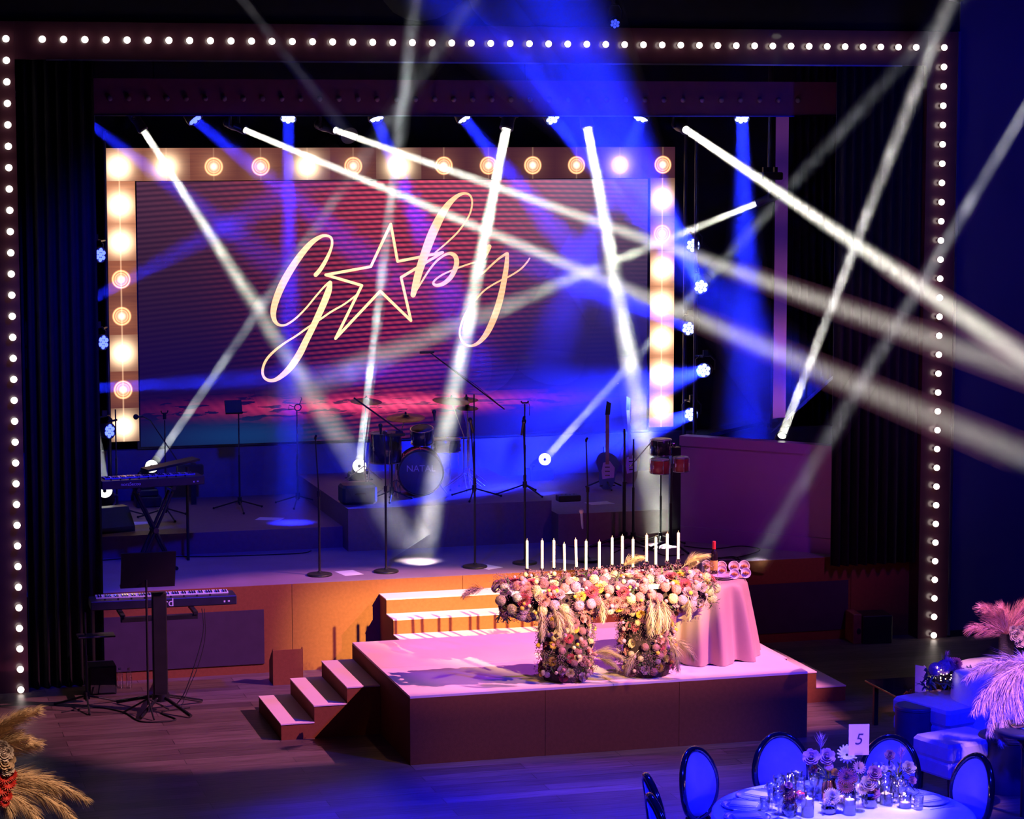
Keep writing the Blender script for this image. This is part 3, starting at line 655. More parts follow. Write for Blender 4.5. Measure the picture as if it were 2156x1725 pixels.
for (s, ys, e, ye, w0, w1, p, lab, nm, zf) in low:
    a, d = beam_px(s, ys, e, ye, w0, w1, p, (.9, .95, 1), 'pale beam '+lab, 'beams rising from the stage', off=.13)
    r = w0/2/scale_at(a)*1.15
    # the head faces the hall slightly, so its lit lens is seen
    t = moving_head(a, d, r, 'floor standing beam lamp, '+nm, -1, 'floor beam lamps', .9)
    bz = t.location.z-.27; mb = MB(); mb.box(-.15, .15, -.13, .13, zf-t.location.z, -.272, .01); mb.build('stand_box', M_body, t)
    # visible round front glass
    f = Vector((-.27, -1, .06)).normalized()
    g = MB(); g.lathe([(r*.35, .0), (r*1.25, 0), (r*1.3, -.03), (r*.9, -.06)], 18, (0, 0, 0), f); g2 = g.build('front_glass', M_lens, t); g2.location = a-t.location+f*.055
    g = MB(); g.lathe([(.0001, .004), (r*.34, .004), (r*.34, -.03)], 12, (0, 0, 0), f); g3 = g.build('front_hub', M_body, t); g3.location = a-t.location+f*.055
a, d = beam_px((1646, 918), 5.0, (2005, -12), 1.0, 20, 52, 9, (1, .97, .9), 'pale beam rising steeply right from behind the purple parapet', 'beams rising from the stage')
moving_head(a, d, .05, 'beam lamp standing behind the purple parapet', -1, 'floor beam lamps')
pipe('lamp_stand', 'short dark post behind the purple parapet carrying a beam lamp', (a.x, a.y, SZ), a-d.normalized()*.165-Vector((0, 0, .30)), .04)
a, d = beam_px((2290, 10), 0.0, (1590, 1185), at(1590, 1185, z=.88).y, 30, 60, 3.5, (.95, .95, 1), 'faint grey beam coming in from the upper right over the parapet', 'beams from the hall')
moving_head(a, d, .06, 'beam lamp outside the picture at the upper right', 1, 'hall beam lamps')
a, d = beam_px((440, -90), 1.0, (735, 285), 3.75, 22, 34, .12, (.95, .9, 1), 'very faint thin beam entering from the top left', 'beams from the hall')
moving_head(a, d, .05, 'beam lamp above the picture at the upper left', 1, 'hall beam lamps')

# blue wash lamps with their blue beams
pars = [((178, 250), (640, 600), 22, 110, 6, 9.0), ((411, 252), (900, 640), 24, 130, 9, 9.0), ((607, 250), (614, 1122), 24, 120, 16, 6.7), ((793, 250), (1010, 770), 26, 150, 16, 9.0),
        ((978, 250), (1330, 680), 26, 140, 20, 9.0), ((1164, 250), (1700, 840), 26, 190, 40, 5.2), ((1349, 250), (1150, 750), 26, 150, 26, 9.0), ((1562, 250), (1578, 1010), 26, 170, 40, 6.2)]
for i, (s, e, w0, w1, p, ye) in enumerate(pars):
    a, d = beam_px(s, YT, e, ye, w0, w1, p*2.2, BL, 'blue beam shining down from the %s wash lamp of the top row' % ORD[i], 'blue light beams', HZB)
    par_lamp(a, d*.55+Vector((-.27, -1, -.2))*d.length*.5, 'blue lit wash lamp, %s from the left in the row under the valance' % ORD[i], 1, 'blue wash lamps of the top row', M_leddim if i < 2 else M_led)
left = [((212, 537), 8.3, 0, None), ((186, 633), 7.3, 12, (700, 350, 9.0, 110)), ((218, 721), 8.3, 0, None), ((198, 817), 7.3, 20, (1000, 770, 9.0, 110)), ((231, 908), 8.3, 0, None)]
right = [((1459, 517), 8.3, 60, (900, -60, 1.2, 200)), ((1476, 604), 7.4, 200, (1130, -60, 2.4, 280)), ((1450, 692), 8.3, 60, (1060, 530, 9.0, 110)), ((1482, 780), 7.4, 500, (1060, 900, 9.0, 330)), ((1455, 873), 8.3, 260, (900, 1075, 6.7, 240))]
for side, rows in (('left', left), ('right', right)):
    for i, (s, ys, p, e) in enumerate(rows):
        a = P(*s, ys)
        if e:
            ye, w1 = e[2:]; e = e[:2]
            a, d = beam_px(s, ys, e, ye, 24, w1, p, BL, 'blue beam from the %s lamp down the %s side of the screen' % (ORD[i], side), 'blue light beams', HZB)
        else: d = Vector((.5, -1, 0))
        fac = Vector((-.25, -1, .1)) if side == 'right' else Vector((.9, -1, .0))
        ppx, ppy = {('left', 8.3): (P(231, 700, 8.3).x, 8.55), ('left', 7.3): (P(192, 700, 7.3).x, 7.5), ('right', 8.3): (P(1456, 700, 8.3).x, 8.55), ('right', 7.4): (P(1479, 700, 7.4).x, 7.65)}[(side, ys)]
        tl = par_lamp(a, d.normalized()*.35+fac, 'blue lit wash lamp, %s from the top beside the %s edge of the screen' % (ORD[i], side), 1, 'blue wash lamps beside the screen', M_led if side == 'right' else M_leddim)
        MB().cyl((0, .02, .16), Vector((ppx, ppy, a.z+.16))-a, .012).build('bracket', M_darkmetal, tl)
for x, y, lab in ((P(231, 700, 8.3).x, 8.55, 'dark vertical pipe nearest the left screen strip'), (P(192, 700, 7.3).x, 7.5, 'dark vertical pipe at the left curtain edge'), (P(1456, 700, 8.3).x, 8.55, 'dark vertical pipe right beside the bright bulb strip'), (P(1479, 700, 7.4).x, 7.65, 'dark vertical pipe further right of the bright bulb strip')):
    pipe('lighting_pipe', lab+' holding wash lamps', (x, y, SZ+.2), (x, y, 5.6), .025)

a = P(1295, 50, 3.3); par_lamp(a, (-.3, -1, -.3), 'small hall lamp with a faint blue glint above the portal header', 1, 'hall lamps', mat('faint_blue_lens', (.1, .1, .6), .2, emit=(.05, .09, 1), es=1.2, var=.02), .05)
pipe('lighting_pipe', 'thin dark drop pipe above the portal header holding the small hall lamp', (a.x, 3.3, a.z+.20), (a.x, 3.3, 9.1), .02)
# ---------------------------------------------------------------- flowers
def pmat(name, col, tip=None):
    return mat(name, col, .75, var=.18, vs=25, sheen=.2, mottle=tip)
F = dict(lilac=pmat('lilac_petal', (.34, .16, .36)), pink=pmat('pink_petal', (.42, .13, .20)), cream=pmat('cream_petal', (.50, .34, .26)), mauve=pmat('mauve_petal', (.24, .07, .15)),
         berry=pmat('berry_petal', (.28, .012, .07)), mustard=pmat('mustard_petal', (.55, .26, .03)), white=pmat('white_petal', (.54, .44, .46)), plum=pmat('plum_petal', (.12, .015, .06)))
M_leaf = mat('dark_leaf', (.05, .07, .04), .5, var=.4, vs=12, spec=.4)
M_moss = mat('foliage_core', (.03, .012, .025), .9, var=.5, vs=30, bump=.6, bs=60)
M_pampas = mat('pampas_plume', (.50, .34, .26), .9, var=.2, vs=15)
M_breath = mat('dried_small_flowers', (.24, .10, .18), .8, var=.4, vs=60)
M_stem = mat('stem', (.12, .15, .05), .6, var=.2)
def petal(mb, base, out, up, w, l, cup=.4, n=3):
    """curved petal from base, growing along out and lifting to up"""
    base = Vector(base); out = Vector(out).normalized(); up = Vector(up).normalized(); sd = out.cross(up).normalized(); vs = []
    for j in range(n+1):
        t = j/n; c = base+out*(l*t)+up*(cup*l*t*t); ww = w*math.sin(PI*(.12+.8*t))**.7*.5
        vs += [c-sd*ww+up*(ww*.35), c, c+sd*ww+up*(ww*.35)]
    fs = []
    for j in range(n):
        for i in range(2): fs.append((j*3+i, j*3+i+1, j*3+4+i, j*3+3+i))
    mb.add(vs, fs, True)
Z = Vector((0, 0, 1))
def rose_mesh(r=.05):
    rnd = random.Random(3); mb = MB()
    for ring, (n, rr, lift, l) in enumerate(((3, .06, 2.8, .42), (4, .16, 2.0, .55), (5, .26, 1.3, .70), (6, .34, .75, .85), (7, .38, .3, .95))):
        for k in range(n):
            a = 2*PI*(k+ring*.37)/n+rnd.uniform(-.15, .15); d = Vector((math.cos(a), math.sin(a), 0)); h = .42-.1*ring
            petal(mb, d*rr*r*.6+Z*(h*r*.5), (d+Z*lift*.6), (Z-d*(.9-.3*ring)) if ring < 3 else (Z*.4-d*.05), r*(.6+.12*ring), r*l, .35)
    mb.ball((0, 0, r*.35), r*.2, 6, 4)
    return mb
def hydra_mesh(r=.06, n=90, fl=.019):
    rnd = random.Random(5); mb = MB(); mb.ball((0, 0, r*.25), r*.6, 8, 5)
    for i in range(n):
        z = 1-1.35*(i+.5)/n; a = i*2.399963; s = math.sqrt(max(0, 1-z*z)); d = Vector((s*math.cos(a), s*math.sin(a), z)); c = Z*r*.3+d*r*(.80+rnd.uniform(0, .12)); x, y, _ = basis(d)
        q = rnd.uniform(0, 1.5)
        for k in range(4):
            b = q+k*PI/2; o = x*math.cos(b)+y*math.sin(b); sd = d.cross(o)
            mb.add([c, c+o*fl*.6+sd*fl*.42+d*.003, c+o*fl+d*.001, c+o*fl*.6-sd*fl*.42+d*.003], [(0, 1, 2, 3)])
    return mb
def mum_mesh(r=.05):
    rnd = random.Random(8); mb = MB()
    for ring in range(6):
        n = 8+ring*4; el = 1.35-ring*.27
        for k in range(n):
            a = 2*PI*k/n+ring*.5; d = Vector((math.cos(a), math.sin(a), 0)); o = d*math.cos(el)+Z*math.sin(el)
            petal(mb, d*r*.06*ring, o, Z*math.cos(el)-d*math.sin(el), r*.26, r*(.65+.09*ring)*rnd.uniform(.9, 1.1), .3, 2)
    return mb
def daisy_mesh(r=.05, n=16):
    mb = MB()
    for ring in range(2):
        for k in range(n):
            a = 2*PI*(k+.5*ring)/n; d = Vector((math.cos(a), math.sin(a), 0)); petal(mb, d*r*.15, d+Z*(.15+.35*ring), Z, r*.34, r*(1-.15*ring), .15, 2)
    return mb
def button_mesh(r=.018): return MB().ball((0, 0, r*.6), r, 8, 6)
def leaf_cluster(mb, c, n=6, s=.06, rnd=random):
    for k in range(n):
        d = Vector((rnd.uniform(-1, 1), rnd.uniform(-1, 1), rnd.uniform(-.7, .9))).normalized()
        petal(mb, c, d, basis(d)[1], s*.35, s*rnd.uniform(.7, 1.3), .2, 2)
def spray(mb, c, nrm, n=40, R=.06, s=.0035, rnd=random):
    c = Vector(c); nrm = Vector(nrm)
    for k in range(n):
        d = (nrm*rnd.uniform(.3, 1)+Vector((rnd.uniform(-1, 1), rnd.uniform(-1, 1), rnd.uniform(-1, 1)))*.8).normalized(); p = c+d*R*rnd.uniform(.5, 1.1)
        ss = s*rnd.uniform(.7, 1.4)
        vs = [p+Vector(q)*ss for q in ((1, 0, 0), (-1, 0, 0), (0, 1, 0), (0, -1, 0), (0, 0, 1), (0, 0, -1))]
        mb.add(vs, [(0, 2, 4), (2, 1, 4), (1, 3, 4), (3, 0, 4), (2, 0, 5), (1, 2, 5), (3, 1, 5), (0, 3, 5)])
def plume_mesh(L=.35, r=.05, n=420, bend=.25, seed=1, stem=.1):
    """pampas plume growing along +z and arching towards +x"""
    rnd = random.Random(seed); mb = MB()
    def c(t): return Vector((bend*L*t*t, 0, L*t*(1-.25*bend*t)))
    mb.tube([c(t/8)-Z*0 for t in range(9)], .0022, 4)
    mb.tube([(0, 0, -stem), (0, 0, 0)], .0026, 4)
    for i in range(n):
        t = rnd.random()**.8; p = c(t); tz = (c(min(1, t+.05))-c(max(0, t-.05))).normalized(); a = rnd.uniform(0, 2*PI); x, y, _ = basis(tz)
        o = x*math.cos(a)+y*math.sin(a); ln = r*(1.3-.85*t)*rnd.uniform(.5, 1.7)*(1 if t > .08 else .5)
        d1 = (o*1.0+tz*1.0).normalized(); d2 = (o*.35+tz*1.2-Z*.55).normalized(); p1 = p+d1*ln; p2 = p1+d2*ln*.9; s = tz.cross(o)*.0011
        mb.add([p-s, p+s, p1+s*1.3, p1-s*1.3, p2+s*.2, p2-s*.2], [(0, 1, 2, 3), (3, 2, 4, 5)], True)
        m = p+(p1-p)*.55; p3 = m+(d1*.5+s.normalized()*.7).normalized()*ln*.6-Z*ln*.25
        mb.add([m-s*.8, m+s*.8, p3], [(0, 1, 2)])
    return mb
FM = {}
def flower(kind, colr, parent, loc, nrm, scale=1, spin=None):
    """bloom mesh shared by all of a kind and colour"""
    gen = dict(rose=rose_mesh, hydrangea=hydra_mesh, chrysanthemum=mum_mesh, daisy=daisy_mesh, button_flower=button_mesh)[kind]
    if (kind, colr) not in FM:
        o = gen().build(kind, F[colr]); FM[(kind, colr)] = o.data
    else:
        o = bpy.data.objects.new(kind, FM[(kind, colr)]); C.objects.link(o)
    o.parent = parent; o.location = loc; q = Vector(nrm).to_track_quat('Z', 'Y'); e = q @ Quaternion((0, 0, 1), spin if spin is not None else random.uniform(0, 6))
    o.rotation_mode = 'QUATERNION'; o.rotation_quaternion = e; o.scale = (scale,)*3
    return o
PM = {}
def plume(parent, loc, d, L=.3, seed=1, m=None, bend=.3, stem=.05, r=None, n=420):
    key = (L, seed, bend, m)
    if key not in PM:
        o = plume_mesh(L, r or L*.16, n, bend, seed, stem).build('pampas_plume', m or M_pampas); PM[key] = o.data
    else: o = bpy.data.objects.new('pampas_plume', PM[key]); C.objects.link(o)
    o.parent = parent; o.location = loc
    d = Vector(d).normalized(); down = Vector((0, 0, -1)); x = (down-d*down.dot(d)); x = x.normalized() if x.length > .05 else Vector((1, 0, 0)); y = d.cross(x)
    o.rotation_euler = Matrix((x, y, d)).transposed().to_euler(); return o

# flower covered table: slab on two columns, all under blooms
gy = .34; gx0 = P(1040, 1240, .3).x; gx1 = P(1500, 1235, .3).x; cL = P(1192, 1400, .3).x; cR = P(1362, 1400, .3).x
zg = 1.40
ft = thing('flower_covered_table', 'tall narrow table completely covered in pink, mauve and cream flowers on the platform', 'table', (0, 0, 0))
MB().box(gx0+.12, gx1-.12, gy-.2, gy+.2, 1.44, 1.48).build('tabletop', M_white, ft)
core = MB()
n = 26
pts = [(gx0+.07+(gx1-gx0-.14)*i/n) for i in range(n+1)]
core.tube([(x, gy, zg-.02-.05*abs(i/n-.5)*2) for i, x in enumerate(pts)], [.08+.10*min(1, min(i, n-i)/3) for i in range(n+1)], 12)
core.build('garland_core', M_moss, ft)
for cx in (cL, cR):
    mb = MB(); mb.lathe([(.20, 0), (.215, .05), (.21, .4), (.2, .72)], 16, (cx, gy-.02, .62)); mb.build('column_core', M_moss, ft)
rnd = random.Random(21)
placed = []
def ok(p, r):
    for q, rq in placed:
        if (p-q).length < (r+rq)*.62: return False
    return True
def put(p, nrm, pal):
    kind, colr, r0, s = pal
    r = r0*s*.86; s *= .86
    if not ok(p, r): return False
    placed.append((p, r)); flower(kind, colr, ft, p, nrm, s); return True
pal_g = [('hydrangea', 'lilac', .06, 1), ('hydrangea', 'pink', .06, .95), ('hydrangea', 'cream', .06, 1), ('chrysanthemum', 'berry', .05, 1.15), ('rose', 'lilac', .05, 1), ('rose', 'cream', .05, 1), ('hydrangea', 'mauve', .06, .95), ('chrysanthemum', 'pink', .05, 1.1), ('rose', 'pink', .05, .9), ('hydrangea', 'white', .06, .9), ('chrysanthemum', 'mustard', .05, .85)]
wts = [18, 16, 15, 10, 8, 8, 9, 9, 6, 8, 5]
cnt = 0
for i in range(2600):
    if cnt >= 190: break
    x = rnd.uniform(gx0+.02, gx1-.02); a = rnd.uniform(-1.25, 3.5)
    e = min(1, min(x-gx0, gx1-x)/.22); e = math.sqrt(max(0, e)); ry, rz = .265*(.45+.55*e), .15*(.5+.5*e)
    nrm = Vector((0, -math.cos(a), math.sin(a))); 
    if x < gx0+.15: nrm.x = -.9*(1-e)-.3
    if x > gx1-.15: nrm.x = .9*(1-e)+.3
    p = Vector((x, gy-math.cos(a)*ry, zg-.02+math.sin(a)*rz+(.0)))
    pal = rnd.choices(pal_g, wts)[0]
    if put(p, nrm.normalized(), pal): cnt += 1
pal_c = [('rose', 'lilac', .05, .95), ('rose', 'pink', .05, .85), ('hydrangea', 'mauve', .06, .75), ('chrysanthemum', 'mauve', .05, .9), ('hydrangea', 'lilac', .06, .6), ('chrysanthemum', 'mustard', .05, .75), ('hydrangea', 'cream', .06, .6), ('chrysanthemum', 'berry', .05, .8), ('rose', 'cream', .05, .9)]
for cx in (cL, cR):
    cnt = 0
    for i in range(1200):
        if cnt >= 60: break
        a = rnd.uniform(-PI*.62, PI*.62); z = rnd.uniform(.66, 1.25)
        rr = .225; d = Vector((math.sin(a), -math.cos(a), 0)); p = Vector((cx, gy-.02, z))+d*rr
        if put(p, (d+Z*.25).normalized(), rnd.choice(pal_c)): cnt += 1
bm_ = 0
for i in range(90):
    if rnd.random() < .5: x = rnd.uniform(gx0+.1, gx1-.1); a = rnd.uniform(-.8, 1.6); nrm = Vector((0, -math.cos(a), math.sin(a))); p = Vector((x, gy-math.cos(a)*.31, zg+math.sin(a)*.19))
    else: cx = rnd.choice((cL, cR)); a = rnd.uniform(-1.6, 1.6); nrm = Vector((math.sin(a), -math.cos(a), 0)); p = Vector((cx, gy-.02, rnd.uniform(.68, 1.2)))+nrm*.265
    flower('button_flower', rnd.choice(['pink', 'mustard', 'lilac', 'cream']), ft, p, nrm, rnd.uniform(.8, 1.3))
sp_ = MB(); lf = MB()
for i in range(330):
    if rnd.random() < .45: x = rnd.uniform(gx0, gx1); a = rnd.uniform(-1.5, 2.4); nrm = Vector((rnd.uniform(-.3, .3), -math.cos(a), math.sin(a))); p = Vector((x, gy-math.cos(a)*.25, zg+math.sin(a)*.16))
    else: cx = rnd.choice((cL, cR)); a = rnd.uniform(-2.2, 2.2); nrm = Vector((math.sin(a), -math.cos(a), .1)); p = Vector((cx, gy-.02, rnd.uniform(.66, 1.25)))+nrm*.215
    spray(sp_, p, nrm, 34, .075, .0038, rnd)
    if i % 3 == 0: leaf_cluster(lf, p, 5, .07, rnd)
tag(sp_.build('dried_sprays', M_breath, ft), kind='stuff'); tag(lf.build('leaves', M_leaf, ft), kind='stuff')
for i, (px, py, yy, d, L) in enumerate([(1020, 1240, .3, (-1, -.4, .2), .24), (1140, 1285, .02, (-.25, -1, -1.6), .26), (1165, 1280, .02, (.5, -.8, -1.1), .26), (1175, 1275, .03, (.9, -.8, -.9), .26), (1265, 1262, .03, (.1, -.8, -1.2), .2), (1370, 1265, .02, (-.1, -.8, -1.8), .3), (1385, 1262, .02, (.1, -.8, -1.8), .3), (1395, 1265, .02, (.5, -.8, -1.5), .26),
        (1250, 1375, .08, (1, -.5, .25), .26), (1255, 1385, .08, (1, -.5, -.1), .22), (1415, 1345, .06, (.9, -.5, -.4), .28), (1410, 1350, .05, (.6, -.5, -1), .28), (1340, 1375, .02, (-1, -.6, -.7), .22), (1312, 1192, .3, (.7, -.2, .7), .2), (1440, 1192, .3, (.8, -.2, .8), .24), (1450, 1200, .3, (.2, -.4, .8), .14), (1450, 1262, .03, (-.1, -.6, -1), .18)]):
    plume(ft, P(px, py, yy), d, L, 1+i % 3, None, .35, .04)

# candles in glass holders
M_wax = mat('ivory_wax', (.92, .80, .72), .45, var=.03); M_wick = mat('candle_wick', (.85, .7, .6), .8, var=.1)
M_crys = thin_glass('smoky_glass', (.35, .30, .42), .06, .25)
cxs = [1109.6, 1141.3, 1166, 1188.8, 1213.5, 1233.8, 1261.6, 1288.6, 1310, 1332.4, 1361.1, 1380.5, 1404.5, 1427.9]
ct = [1135.2, 1135, 1134, 1141.9, 1132.8, 1136, 1137.5, 1128.8, 1125.5, 1131.8, 1123.5, 1128.5, 1120.8, 1118.5]
cbt = [440, 440, 435, 455, 430, 448, 440, 415, 410, 432, 395, 415, 390, 380]
hold = MB().lathe([(.024, 0), (.026, .006), (.012, .012), (.010, .03), (.018, .04), (.011, .052), (.013, .062), (.022, .070), (.022, .088), (.017, .09), (.015, .082), (.0001, .080)], 12)
for i, (x, yt, yb_) in enumerate(zip(cxs, ct, cbt)):
    yy = gy+(.04 if i % 2 else -.03)
    b = P(x, 1050+yb_/2.994, yy); tp_ = P(x, yt+2, yy); h = tp_.z-b.z
    hl = 'clear glass candle holder under the %s candle from the left on the flower table' % ORD[i]
    if i == 0: h0 = thing('candle_holder', hl, 'candle holder', (b.x, b.y, b.z-.088), 0, 'glass candle holders on the flower table'); hold.build('glass_stem', M_crys, h0)
    else: dup(h0, (b.x, b.y, b.z-.088), label=hl)
    lab = 'tall ivory taper candle, %s from the left on the flower covered table' % ORD[i]
    t = thing('taper_candle', lab, 'candle', (b.x, b.y, b.z-.006), 0, 'taper candles on the flower table')
    if i in (3, 4): t.rotation_euler = (0, (-.02 if i == 3 else -.03), 0)
    MB().lathe([(.0125, 0), (.0125, h-.008), (.010, h), (.0001, h-.001)], 14).build('wax', M_wax, t)
    MB().tube([(0, 0, h-.002), (0, 0, h+.012), (.002, 0, h+.018)], .0016, 5).build('wick', M_wick, t)

# round draped table
M_cloth = mat('beige_satin_cloth', (.50, .31, .24), .6, var=.04, vs=4, bump=.08, bs=300, sheen=.3)
tc_ = Vector((3.06, 1.04, .62)); hT = .74
tt = thing('round_table', 'round side table hidden under a floor length beige cloth', 'table', tc_)
MB().lathe([(.43, hT-.03), (.43, hT-.006)], 32).build('tabletop', M_white, tt); MB().cyl((0, 0, .02), (0, 0, hT-.03), .035).build('leg', M_darkmetal, tt)
MB().lathe([(.25, 0), (.25, .02)], 20).build('foot', M_darkmetal, tt)
N = 220; rows = 16; mb = MB(); vs = []; rr_ = random.Random(4)
ph = [rr_.uniform(0, 6) for _ in range(5)]
def fold(a): return .6*math.sin(13*a+ph[0]+.6*math.sin(2*a))+.3*math.sin(7*a+ph[1])+.28*math.sin(21*a+ph[2])
vs.append((0, 0, hT+.002))
for r in (.2, .40, .448): vs += [(r*math.cos(2*PI*i/N), r*math.sin(2*PI*i/N), hT+.002-(.003 if r > .44 else 0)) for i in range(N)]
for j in range(1, rows+1):
    t_ = j/rows; z = hT*(1-t_)+.004
    for i in range(N):
        a = 2*PI*i/N; f = fold(a); r = .46+.12*t_**.9+f*.075*t_**.55
        zz = z+(.018*max(0, -f) if j == rows else 0); vs.append((r*math.cos(a), r*math.sin(a), zz))
fs = [(0, 1+i, 1+(i+1) % N) for i in range(N)]
for k in range(2+rows):
    fs += [(1+k*N+i, 1+(k+1)*N+i, 1+(k+1)*N+(i+1) % N, 1+k*N+(i+1) % N) for i in range(N)]
mb.add(vs, fs, True); cl = mb.build('tablecloth', M_cloth); cl.location = tc_
tag(cl, 'floor length beige cloth with deep folds draped over the round side table', 'tablecloth')
zt_ = .62+hT+.005
M_glass = thin_glass('clear_glass')
b = at(1503, 1207, z=zt_)
t = thing('wine_bottle', 'dark wine bottle with red capsule and yellow label on the side table', 'bottle', b)
MB().lathe([(.034, 0), (.037, .01), (.037, .185), (.030, .205), (.016, .225), (.0145, .27), (.0001, .27)], 18).build('bottle_body', mat('dark_wine_glass', (.02, .01, .02), .08, spec=.8, var=.05), t)
MB().lathe([(.0375, .03), (.0378, .031), (.0378, .125), (.0375, .126)], 18).build('paper_label', mat('yellow_label', (.85, .60, .12), .6, var=.08, vs=40), t)
MB().lathe([(.0165, .235), (.0168, .236), (.0168, .305), (.015, .31), (.0001, .31)], 16).build('capsule', mat('red_capsule', (.80, .04, .06), .4, var=.05), t)
M_disc = mat('white_porcelain', (.95, .93, .92), .25, var=.02); M_food = mat('orange_food', (.75, .30, .08), .6, var=.3, vs=60, bump=.3)
k = 0
for (px, py, r, pos) in [(1487, 1199, .055, 'just left of the wine bottle'), (1519, 1199, .052, 'back row just right of the wine bottle'), (1545, 1200, .055, 'back row in the middle'), (1566.5, 1199, .055, 'back row at the right end'), (1520, 1206, .045, 'front row next to the wine bottle'), (1546, 1215, .050, 'front row in the middle'), (1570, 1213, .050, 'front row at the right end')]:
    p = at(px, py+5, z=zt_); q_ = Vector((-.27, -1, .28)).normalized()
    t = thing('tasting_dish', 'white dish tipped forward with orange food, '+pos, 'dish', p, 0, 'white dishes on the side table')
    c = Z*r
    MB().lathe([(.0001, -.004), (r*.9, -.004), (r, .006), (r*.97, .009), (r*.86, .002), (.0001, .002)], 22, c, q_).build('dish', M_disc, t)
    s = MB(); s.box(-.012, .012, .01, .05, 0, .006); s.tube([(0, .04, .003), (0, .012, r*.9)], .003, 5); s.build('dish_rest', M_chrome, t)
    fd = MB(); x_, y_, _ = basis(q_)
    for u, v, w_ in ((-.4, .05, .014), (-.05, -.05, .017), (.3, -.02, .013), (.05, .18, .010)): fd.ball(c+q_*.008+(x_*u+y_*v)*r, w_, 8, 5, .8)
    fd.build('food', M_food, t)
p = at(1524, 1219, z=zt_)
for i in range(2):
    t = thing('flat_plate', ('lower' if i == 0 else 'upper')+' lilac plate of the two stacked in front of the wine bottle', 'plate', p+Vector((-.012*i, .01*i, .016*i)), 0, 'stacked lilac plates')
    MB().lathe([(.05, 0), (.085, .008), (.10, .013), (.10, .016), (.084, .012), (.05, .004), (.0001, .004)], 26).build('plate', mat('lilac_plate', (.62, .45, .60), .3, var=.03), t)
for px, lab in ((1472, 'left of the two clear tumblers behind the flowers on the side table'), (1479, 'right of the two clear tumblers behind the flowers on the side table')):
    t = thing('tumbler', lab, 'glass', at(px, 1205, z=zt_), 0, 'tumblers on the side table')
    MB().lathe([(.026, 0), (.030, .09), (.028, .09), (.0245, .008), (.0001, .008)], 16).build('glass', M_glass, t)
# ---------------------------------------------------------------- instruments and stands on the stage
def round_stand(x, y, z0, h, label, clip=True, lean=(0, 0), group='round base microphone stands'):
    t = thing('microphone_stand', label, 'microphone stand', (x, y, z0), 0, group)
    MB().lathe([(.13, 0), (.135, .008), (.132, .02), (.11, .026), (.03, .032), (.018, .05)], 24).build('round_base', M_black, t)
    MB().cyl((0, 0, .03), (0, 0, h*.6), .0125).build('lower_pole', M_black, t)
    MB().cyl((0, 0, h*.6), (lean[0], lean[1], h), .008).build('upper_pole', M_darkmetal, t)
    MB().cyl((0, 0, h*.58), (0, 0, h*.62), .018).build('clutch', M_rubber, t)
    if clip:
        c = MB(); c.tube([(lean[0], lean[1], h), (lean[0], lean[1]-.01, h+.025), (lean[0], lean[1]-.04, h+.04)], .013, 8); c.build('mic_clip', M_rubber, t)
    return t
def tripod(x, y, z0, h, label, spread=.33, a0=.3, group='tripod stands', name='tripod_stand', cat='stand', hub=.12, r=.010):
    t = thing(name, label, cat, (x, y, z0), 0, group)
    MB().cyl((0, 0, hub*.55), (0, 0, h*.55), r*1.25).build('lower_pole', M_black, t); MB().cyl((0, 0, h*.55), (0, 0, h), r*.8).build('upper_pole', M_darkmetal, t)
    MB().cyl((0, 0, hub*.7), (0, 0, hub*1.3), r*2.6).build('hub', M_rubber, t)
    for k in range(3):
        a = a0+k*2*PI/3; g = MB().cyl((0, 0, hub), (math.cos(a)*spread, math.sin(a)*spread, .014), r*.9).build('leg', M_black, t)
        MB().ball((math.cos(a)*spread, math.sin(a)*spread, .014), .014, 8, 6).build('rubber_foot', M_rubber, g)
    return t
def mic(p, d, label, m=None, headm=None, on=None, L=.16):
    d = Vector(d).normalized(); t = thing('microphone', label, 'microphone', p, 0, 'microphones on the stage')
    MB().lathe([(.009, -L), (.012, -L*.9), (.016, -.03), (.018, -.02)], 12, (0, 0, 0), d).build('handle', m or M_black, t)
    MB().lathe([(.014, -.022), (.024, -.012), (.026, .005), (.022, .022), (.010, .030), (.0001, .031)], 14, (0, 0, 0), d).build('grille', headm or M_darkmetal, t)
    return t
for i, (px, py, ptop, pos) in enumerate([(673, 1212, 925, 'nearest the stage edge left of the orange steps'), (813, 1205, 912, 'above the left end of the orange steps'), (1000, 1195, 892, 'above the middle of the orange steps'), (1105, 1187, 885, 'behind the leftmost candles'), (1237, 1182, 930, 'behind the middle candles')]):
    b = at(px, py, z=SZ); tp_ = at(px-(9 if i in (0, 2) else 3), ptop, y=b.y)
    round_stand(b.x, b.y, SZ, tp_.z-SZ, 'black round base microphone stand '+pos, i != 1, (tp_.x-b.x, 0))
    if i == 1:
        a = at(745, 838, y=b.y+.05); c = at(848, 912, y=b.y-.02); bt_ = thing('microphone_boom', 'black boom arm slanting over the stand above the left end of the orange steps', 'boom arm', tp_)
        MB().cyl(a-tp_, c-tp_, .009).build('arm', M_black, bt_); MB().cyl((c-tp_)*.6, c-tp_, .022).build('counterweight', M_rubber, bt_); MB().cyl((0, -.03, 0), (0, .03, 0), .02).build('knob', M_rubber, bt_)
    if i == 3: mic(at(1103, 888, y=b.y-.03), (.1, -.3, 1), 'black microphone clipped on the stand behind the leftmost candles')
    if i == 2: mic(at(990, 885, y=b.y-.03), (-.3, -.3, 1), 'black microphone clipped on the stand above the middle of the orange steps')
mic(at(1224, 1077, y=4.6), (-.15, -.25, .95), 'silver wireless microphone with a round pale grille hanging on a stand behind the candles', mat('blue_silver', (.5, .6, .9), .3, var=.05), mat('pale_grille', (.9, .82, .85), .5, 0, var=.1, vs=200), L=.21)
b = at(505, 1075, z=1.16)
